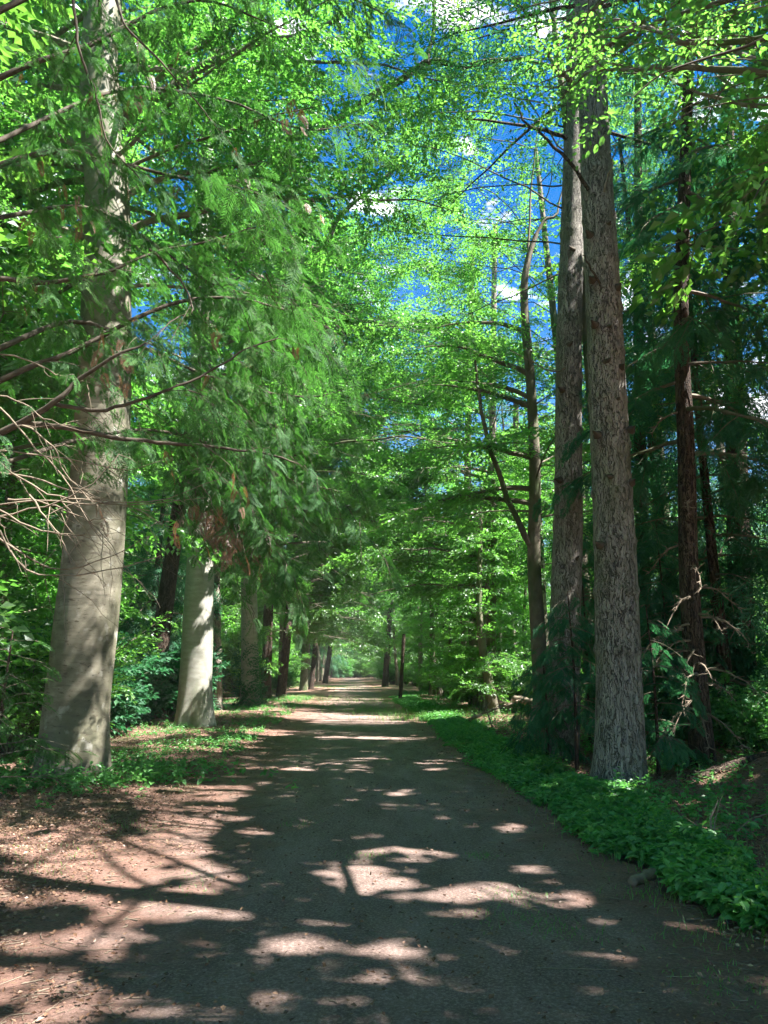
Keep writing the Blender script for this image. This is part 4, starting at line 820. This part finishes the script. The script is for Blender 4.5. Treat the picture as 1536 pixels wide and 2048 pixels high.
for (x, y, k) in [(-2, 170, 0), (2.5, 176, 1), (6, 165, 2), (-6, 168, 3), (0.5, 190, 2), (10, 172, 0), (-10, 172, 1), (-3.6, 160, 3)]:
    put(protos[k], (x, y, 0), k + x, 1.1, 'hazy tree closing the view where the track vanishes', 'tree', 'trees closing the view')
def shrubs(x0, x1, y0, y1, n, gap, ks, lbl, gr, s=(.7, 1.25)):
    for (x, y) in side_spots(x0, x1, y0, y1, n, gap):
        put(shr[int(g_.choice(ks))], (x, y, float(gz(x, y)) - .03), g_.uniform(0, 6.28), g_.uniform(*s), lbl, 'shrub', gr)
shrubs(8, 16, 24, 62, 16, 1.8, [0, 0, 1], 'bright leafy shrub among the slim trunks right of the track', 'shrubs in the bright wood on the right')
shrubs(5.2, 9, 27, 60, 7, 1.3, [0, 0, 1], 'airy bright green sapling close to the right verge beyond the pines', 'saplings near the right verge', (.55, 1.0))
shrubs(12, 32, 18, 70, 50, 2.4, [0, 1], 'bright leafy shrub in the sunny clearing deep in the wood at the right', 'shrubs in the sunny clearing', (.9, 1.5))
shrubs(4.6, 14, 62, 130, 26, 2.2, [0, 1], 'small looking leafy shrub lining the far right of the track', 'shrubs along the far right', (1, 1.6))
shrubs(-14, -6.6, 14, 45, 24, 1.6, [2, 3, 3], 'dark leafy shrub in the shade behind the beeches', 'shrubs behind the beeches', (.6, 1.1))
shrubs(-12, -4.6, 46, 130, 24, 2.2, [0, 1, 2], 'leafy shrub beside the far left of the track', 'shrubs along the far left', (.8, 1.4))
for (x, y) in [(-6.6, 16.8), (-7.6, 18.2), (-6.3, 19.6), (-7.2, 21.2), (-8.8, 16.2), (-8.6, 19.8), (-6.4, 23.5), (-7.6, 25.2), (-10, 18), (-6.2, 27.5), (-9.4, 23.4), (-10.5, 21), (-6.6, 31), (-11.5, 16.4)]:
    put(shr[3], (x, y, float(gz(x, y)) - .03), x * 5, g_.uniform(.9, 1.2), 'dense dark evergreen bush forming the shady hedge behind the beeches', 'shrub', 'dark hedge bushes behind the beeches')
shrubs(7, 15, 12, 21, 9, 1.6, [1, 2], 'low leafy shrub under the dark conifers on the right', 'shrubs under the dark conifers', (.5, .8))

# bright bush at the left edge
b = grounded(P(40, 1440, 15.0)); o = put(shr[0], b, 1.0, 1.05, 'sunlit green bush at the left edge behind the largest beech', 'shrub', None); 
b = grounded(P(-5, 1500, 10.5)); g = np.random.default_rng(91); t = thing('young_conifer', b, 'small yellow green conifer at the left edge beside the largest beech', 'shrub'); mb = MB()
c = trunk_mesh(mb, [b, b + [0, 0, 1.0], b + [.05, 0, 2.1]], .04, .01, seg=8, n=16); mb.build('stem', M['bark_dark'], t, b)
broad_crown(t, b, c, g, b[2] + .3, b[2] + 2.1, 26, .95, T_FROND, M['cypress'], scale=.22, el=(-5, 25), sec_sp=.14, sec_len=.45, spr_sp=.1, lr=.008, hang=.15, carve=False)

# ------------------------------------------------------------------ wire mesh fence behind the beeches
m_, t_ = mat('teal_wire'); o1 = N('ShaderNodeOutputMaterial', t_); b1_ = N('ShaderNodeBsdfPrincipled', t_); b1_.inputs['Base Color'].default_value = (0.16, 0.55, 0.50, 1); b1_.inputs['Roughness'].default_value = .4; t_.links.new(b1_.outputs[0], o1.inputs[0]); M['wire'] = m_
fx0, fx1, fy = -13.0, -5.4, 16.8
ft = thing('mesh_fence', (fx0, fy, 0), 'green wire mesh fence half hidden in shrubs behind the largest beech', 'fence')
for k, x in enumerate(np.linspace(fx0, fx1, 4)):
    mb = MB(); z = float(gz(x, fy)); batch_tube(mb, np.array([[x, fy, z - .1], [x, fy, z + .8], [x, fy, z + 1.75], [x, fy, z + 1.76]]), [.03, .03, .03, .002], 8); mb.build('post', M['bark_dark'], ft, (fx0, fy, 0))
mb = MB(); h = 1.7; s = .10; A = []
for x in np.arange(fx0 - h, fx1, s):
    for sg in (1, -1):
        xa, xb = (x, x + h) if sg == 1 else (x + h, x); u0 = 0; u1 = 1
        for (lo, hi) in ((fx0, fx1),):
            ua = sorted([(lo - xa) / (xb - xa), (hi - xa) / (xb - xa)]); u0 = max(0, ua[0]); u1 = min(1, ua[1])
        if u1 - u0 > .02: uu = np.linspace(u0, u1, 3); A.append(np.stack([xa + (xb - xa) * uu, np.full(3, fy - .04 + .006 * sg), .08 + h * uu], -1))
A = np.array(A); batch_tube(mb, A, np.full(A.shape[:2], .007), 4); mb.build('wire_mesh', M['wire'], ft, (fx0, fy, 0))

# far post by the track
pb_ = grounded(P(800, 1376, 42)); pt_ = thing('leaning_post', pb_, 'dark leaning post at the right edge of the track in the distance', 'post')
mb = MB(); top = P(808, 1268, 42); batch_tube(mb, np.array([pb_, pb_ * .5 + top * .5, top, top + [0, 0, .02]]), [.11, .1, .09, .01], 8); mb.build('shaft', M['bark_dark'], pt_, pb_)

# ------------------------------------------------------------------ ground cover
def plants(name, label, cat, sampler, n, seed, leaf, hs=(.08, .3), lsz=.055, nl=8, leafm=LF, flat=.35):
    g = np.random.default_rng(seed); xy, sz = sampler(g, n); fo = MB()
    n = len(xy); z = gz(xy[:, 0], xy[:, 1]); H = g.uniform(*hs, n) * sz
    lean = g.normal(0, .25, (n, 2)); allp, alld, alls = [], [], []
    for k in range(nl):
        u = (k + 1) / nl; a = g.uniform(0, 6.28, n) if k % 2 == 0 else a + math.pi + g.normal(0, .3, n)
        p = np.stack([xy[:, 0] + lean[:, 0] * H * u, xy[:, 1] + lean[:, 1] * H * u, z + H * u], -1)
        d = np.stack([np.cos(a), np.sin(a), g.normal(-.1, flat, n)], -1)
        allp.append(p); alld.append(d); alls.append(lsz * (1.25 - .55 * u) * g.uniform(.7, 1.25, n) * np.sqrt(sz))
    p, d, s_ = np.concatenate(allp), np.concatenate(alld), np.concatenate(alls)
    place(fo, [(leafm[0][None], leafm[1])], p, frames(d, g, .25), s_, g, 0, False)
    u = np.linspace(0, 1, 3); st = np.stack([xy[:, 0, None] + lean[:, 0, None] * H[:, None] * u, xy[:, 1, None] + lean[:, 1, None] * H[:, None] * u, z[:, None] + H[:, None] * u], -1)
    near = xy[:, 1] < 14; batch_tube(fo, st[near], np.full((near.sum(), 3), .0022), 3, 1)
    o = fo.build(name, [leaf, M['nettle']], smooth=False); tag(o, label, cat, kind='stuff'); return o
def verge(g, n):
    y = 4.2 + 42 * g.random(n) ** 1.9; xl = 2.25 + .25 * (fbm(y * .9, y * 0 + 9) - .5) * 2 + .05 * np.clip(y - 12, 0, 20) * .2
    w = .75 + .7 * fbm(y * .5, y * 0) - np.clip((8 - y) * .2, 0, .35); x = xl + w * np.abs(g.random(n) ** .9); x += g.normal(0, .08, n)
    k = fbm(x * 1.6, y * 1.6, 9, 2) > np.where(y < 6.4, .42, .22); sz = .8 + .35 * np.clip((x - xl) / w * 2, 0, 1) * (0.6 + .6 * fbm(x, y, 3)); k &= (y > 7) | (x > xl + .12 + .1 * (7 - y)); return np.stack([x, y], -1)[k], sz[k]
plants('nettle_patch', 'dense band of green nettles along the right verge of the track', 'ground cover', verge, 12000, 601, M['nettle'], (.06, .16), .10)
def verge2(g, n):
    xy, sz = verge(g, n); k = fbm(xy[:, 0] * 2.2, xy[:, 1] * 2.2, 3, 2) > .5; return xy[k] + [.1, 0], sz[k] * .9
plants('ivy_patch', 'broader pale leaves mixed into the nettles of the right verge', 'ground cover', verge2, 3800, 605, M['lime'], (.08, .24), .07, 6, flat=.5)
def rightwood(g, n):
    y = 5 + 50 * g.random(n) ** 1.4; x = 3.4 + 9 * g.random(n) ** 1.2; k = fbm(x * .8, y * .8, 12, 3) > .52; return np.stack([x, y], -1)[k], np.full(k.sum(), 1.)
plants('undergrowth', 'patchy green undergrowth on the floor of the wood at the right', 'ground cover', rightwood, 9000, 602, M['nettle'], (.05, .3), .08, 6)
def leftside(g, n):
    y = 6 + 40 * g.random(n) ** 1.5; x = -2.1 - 6.5 * g.random(n) ** 1.1 - .0 * y; k = (fbm(x * 1.1, y * 1.1, 13, 3) > np.where(y > 13.5, .52, .62)); return np.stack([x, y], -1)[k], np.full(k.sum(), .8)
plants('undergrowth', 'patches of low green plants under the beeches on the left', 'ground cover', leftside, 12000, 603, M['nettle'], (.04, .22), .07, 6)
def foot(g, n):
    a = g.uniform(0, 6.28, n); r = .75 + abs(g.normal(0, .55, n)); return np.stack([-4.0 + r * np.cos(a) * 1.3, 12.0 + r * np.sin(a)], -1), np.full(n, 1.1)
plants('seedling_patch', 'pale green seedlings round the foot of the largest beech', 'ground cover', foot, 420, 604, M['nettle'], (.1, .3), .10, 5)
# short grass tufts
def grass(name, label, pts, n, seed, ln=.14, spread=.3):
    g = np.random.default_rng(seed); pts = np.array(pts); c = pts[g.integers(0, len(pts), n)]; xy = c[:, :2] + g.normal(0, 1, (n, 2)) * c[:, 2:3] * spread
    z = gz(xy[:, 0], xy[:, 1]); a = g.uniform(0, 6.28, n); l_ = ln * g.uniform(.5, 1.3, n); u = np.array([0, .5, 1.])
    p = np.stack([xy[:, 0, None] + np.cos(a)[:, None] * l_[:, None] * u ** 2 * .6, xy[:, 1, None] + np.sin(a)[:, None] * l_[:, None] * u ** 2 * .6, z[:, None] + l_[:, None] * u * .8], -1)
    w = .003 * np.array([1, .8, .1]); s_ = np.stack([-np.sin(a), np.cos(a), 0 * a], -1)[:, None] * w[None, :, None]
    v = np.concatenate([p - s_, p + s_], 1); f = np.array([[0, 1, 4, 3], [1, 2, 5, 4]])[None] + (np.arange(n) * 6)[:, None, None]
    mb = MB(); mb.add(v.reshape(-1, 3), f.reshape(-1, 4)); return tag(mb.build(name, M['lime'], smooth=False), label, 'grass', kind='stuff')
gl = [(*G(830, 1425)[:2], 3), (*G(800, 1405)[:2], 3), (*G(760, 1378)[:2], 6), (*G(740, 1368)[:2], 8), (*G(850, 1440)[:2], 2), (*G(600, 1400)[:2], 3), (*G(590, 1412)[:2], 3), (*G(640, 1375)[:2], 6)]
grass('grass_patch', 'bright green grass growing along both edges of the far track', gl, 9000, 611, .28, .45)
gl = [(*G(a, b)[:2], s_) for a, b, s_ in [(145, 1705, .9), (300, 1560, .5), (90, 1740, .7), (1040, 1795, .35), (1010, 1840, .3), (1130, 1870, .3), (740, 1715, .25), (960, 1715, .2), (1290, 1795, .3), (1360, 1880, .4), (1420, 1960, .35), (380, 1780, .5), (260, 1660, .5), (600, 1650, .3), (1080, 1850, .3), (1480, 2000, .4)]]
grass('verge_grass', 'thin grass blades sticking up along the right verge', [(2.3 + .02 * y, y, .5) for y in np.arange(5, 26, .7)] + [(3.2, y, .6) for y in np.arange(5, 20, .8)], 3000, 613, .11, .5)
grass('grass_tuft', 'thin sparse blades of grass on the litter in the foreground', gl, 1500, 612, .045, .4)

# fallen leaves and twigs
def litter():
    g = np.random.default_rng(621); n = 260000
    y = 3.2 + 26 * g.random(n) ** 1.8; x = g.uniform(-8, 8, n)
    edge = np.clip((np.abs(x - .3) - 1.1) / 1.3, 0, 1) + .30; k = g.random(n) < edge * (.35 + .8 * fbm(x, y, 4, 2)); x, y = x[k], y[k]; n = len(x)
    z = gz(x, y) + .022 * g.random(n) + .012; a = g.uniform(0, 6.28, n); d = np.stack([np.cos(a), np.sin(a), g.normal(0, .3, n)], -1)
    mb = MB(); place(mb, [(LQ[0][None], LQ[1])], np.stack([x, y, z], -1), frames(d, g, .35), g.uniform(.010, .042, n), g, 0, False)
    tag(mb.build('leaf_litter', [M['litter']], smooth=False), 'brown fallen leaves scattered on the track edges and forest floor', 'leaf litter', kind='stuff')
    n = 26000; y = 3.2 + 16 * g.random(n) ** 1.7; x = g.uniform(-3.5, 3.4, n); k = g.random(n) < fbm(x * 1.2, y * 1.2, 2, 3) ** 1.5 * 1.6; x, y = x[k], y[k]; n = len(x)
    a = g.uniform(0, 6.28, n); d = np.stack([np.cos(a), np.sin(a), g.normal(0, .5, n)], -1); z = gz(x, y) + .013 + .006 * g.random(n)
    mb = MB(); place(mb, [(np.concatenate([LQ[0], LQ[0] * [1, 1, -1] + [0, 0, .3]])[None], np.array([[0, 1, 2, 3], [4, 5, 6, 7]]))], np.stack([x, y, z], -1), frames(d, g, .5), g.uniform(.006, .020, n), g, 0, False)
    tag(mb.build('grit', [M['grit']], smooth=False), 'grit, bark crumbs and tiny debris trodden into the track', 'grit', kind='stuff')
    n = 26000; y = 3.2 + 16 * g.random(n) ** 1.6; x = g.uniform(-7, 7, n); k = g.random(n) < np.clip((np.abs(x - .3) - .6) / 1.6, .07, 1); x, y = x[k], y[k]; n = len(x)
    a = g.uniform(0, 6.28, n); l_ = g.uniform(.02, .12, n) * (1 + 2.5 * (g.random(n) > .95)); u = np.linspace(-.5, .5, 4)
    p = np.stack([x[:, None] + np.cos(a)[:, None] * l_[:, None] * u, y[:, None] + np.sin(a)[:, None] * l_[:, None] * u, np.zeros((n, 4))], -1); p[..., :2] += g.normal(0, .006, (n, 4, 2)); p[..., 2] = gz(p[..., 0], p[..., 1]) + .016
    mb = MB(); batch_tube(mb, p, g.uniform(.0008, .0028, (n, 1)) * (1 + 1.2 * (g.random((n, 1)) > .95)) * np.ones((1, 4)), 4); tag(mb.build('twig_litter', [M['dead']]), 'small broken twigs and needles strewn over the ground', 'twigs', kind='stuff')
litter()

# fallen wood
def fallen(name, label, cat, px, d, r0, r1, m, twigs=0, seed=0, lift=.03, group=None):
    g = np.random.default_rng(seed); pts = pts_px(px, d); 
    for p in pts: p[2] = max(p[2], float(gz(p[0], p[1])) + lift)
    lb = spline(pts, 14); b = lb[0].copy(); t = thing(name, b, label, cat, group); mb = MB(); lb[1:-1] += g.normal(0, r0 * .25, lb[1:-1].shape)
    rr = np.linspace(r0, r1, 14); lb = np.vstack([lb[:1], lb, lb[-1:]]); rr = np.r_[.002, rr, .002]; batch_tube(mb, lb, rr, 9)
    mb.build('stem', m, t, b)
    for k in range(twigs): dead_branch(t, b, lb[3 + k * 2], g.uniform(0, 6.28), R(g.uniform(10, 60)), g.uniform(.25, .6), g, r0 * .4, .2, 4, 'twig')
fallen('fallen_log', 'short broken log lying at the edge of the nettles near the foreground', 'log', [(1265, 1785), (1290, 1765), (1318, 1742)], [6.15, 6.3, 6.5], .035, .045, M['dead'], 0, 1, .03)
fallen('fallen_branch', 'forked pale stick propped up in the nettles at the lower right', 'branch', [(1438, 1705), (1425, 1680), (1422, 1640), (1436, 1600)], [7.2, 7.3, 7.4, 7.5], .016, .006, M['dead'], 3, 2, .02)
fallen('fallen_branch', 'thin bare branch lying low beside the forked pale stick', 'branch', [(1440, 1690), (1470, 1665), (1500, 1640), (1545, 1625)], [7.3, 7.4, 7.6, 7.7], .012, .004, M['dead'], 2, 3, .04)
fallen('fallen_branch', 'grey fallen branch heaped in the verge left of the thinner pine', 'branch', [(940, 1440), (970, 1425), (1010, 1410), (1040, 1400)], [22, 23, 24, 25], .05, .02, M['dead'], 5, 4, .1)
fallen('fallen_log', 'pale log lying on the wood floor just left of the pine trunks', 'log', [(1030, 1398), (1060, 1402), (1090, 1404)], [26, 25.5, 25], .12, .10, M['dead'], 1, 5, .1)
fallen('tree_root', 'long arching root on the brown mound at the right edge', 'root', [(1375, 1610), (1410, 1565), (1470, 1530), (1560, 1522)], [10.6, 10.7, 10.8, 10.9], .05, .07, M['bark_dark'], 2, 6, .05)
fallen('fallen_branch', 'bare curved branch standing in the verge left of the pines', 'branch', [(985, 1455), (975, 1425), (968, 1400), (962, 1385)], [19, 19.1, 19.2, 19.3], .02, .008, M['dead'], 4, 7, .02)
print('faces', sum(len(m.polygons) for m in bpy.data.meshes), 'objects', len(bpy.data.objects))
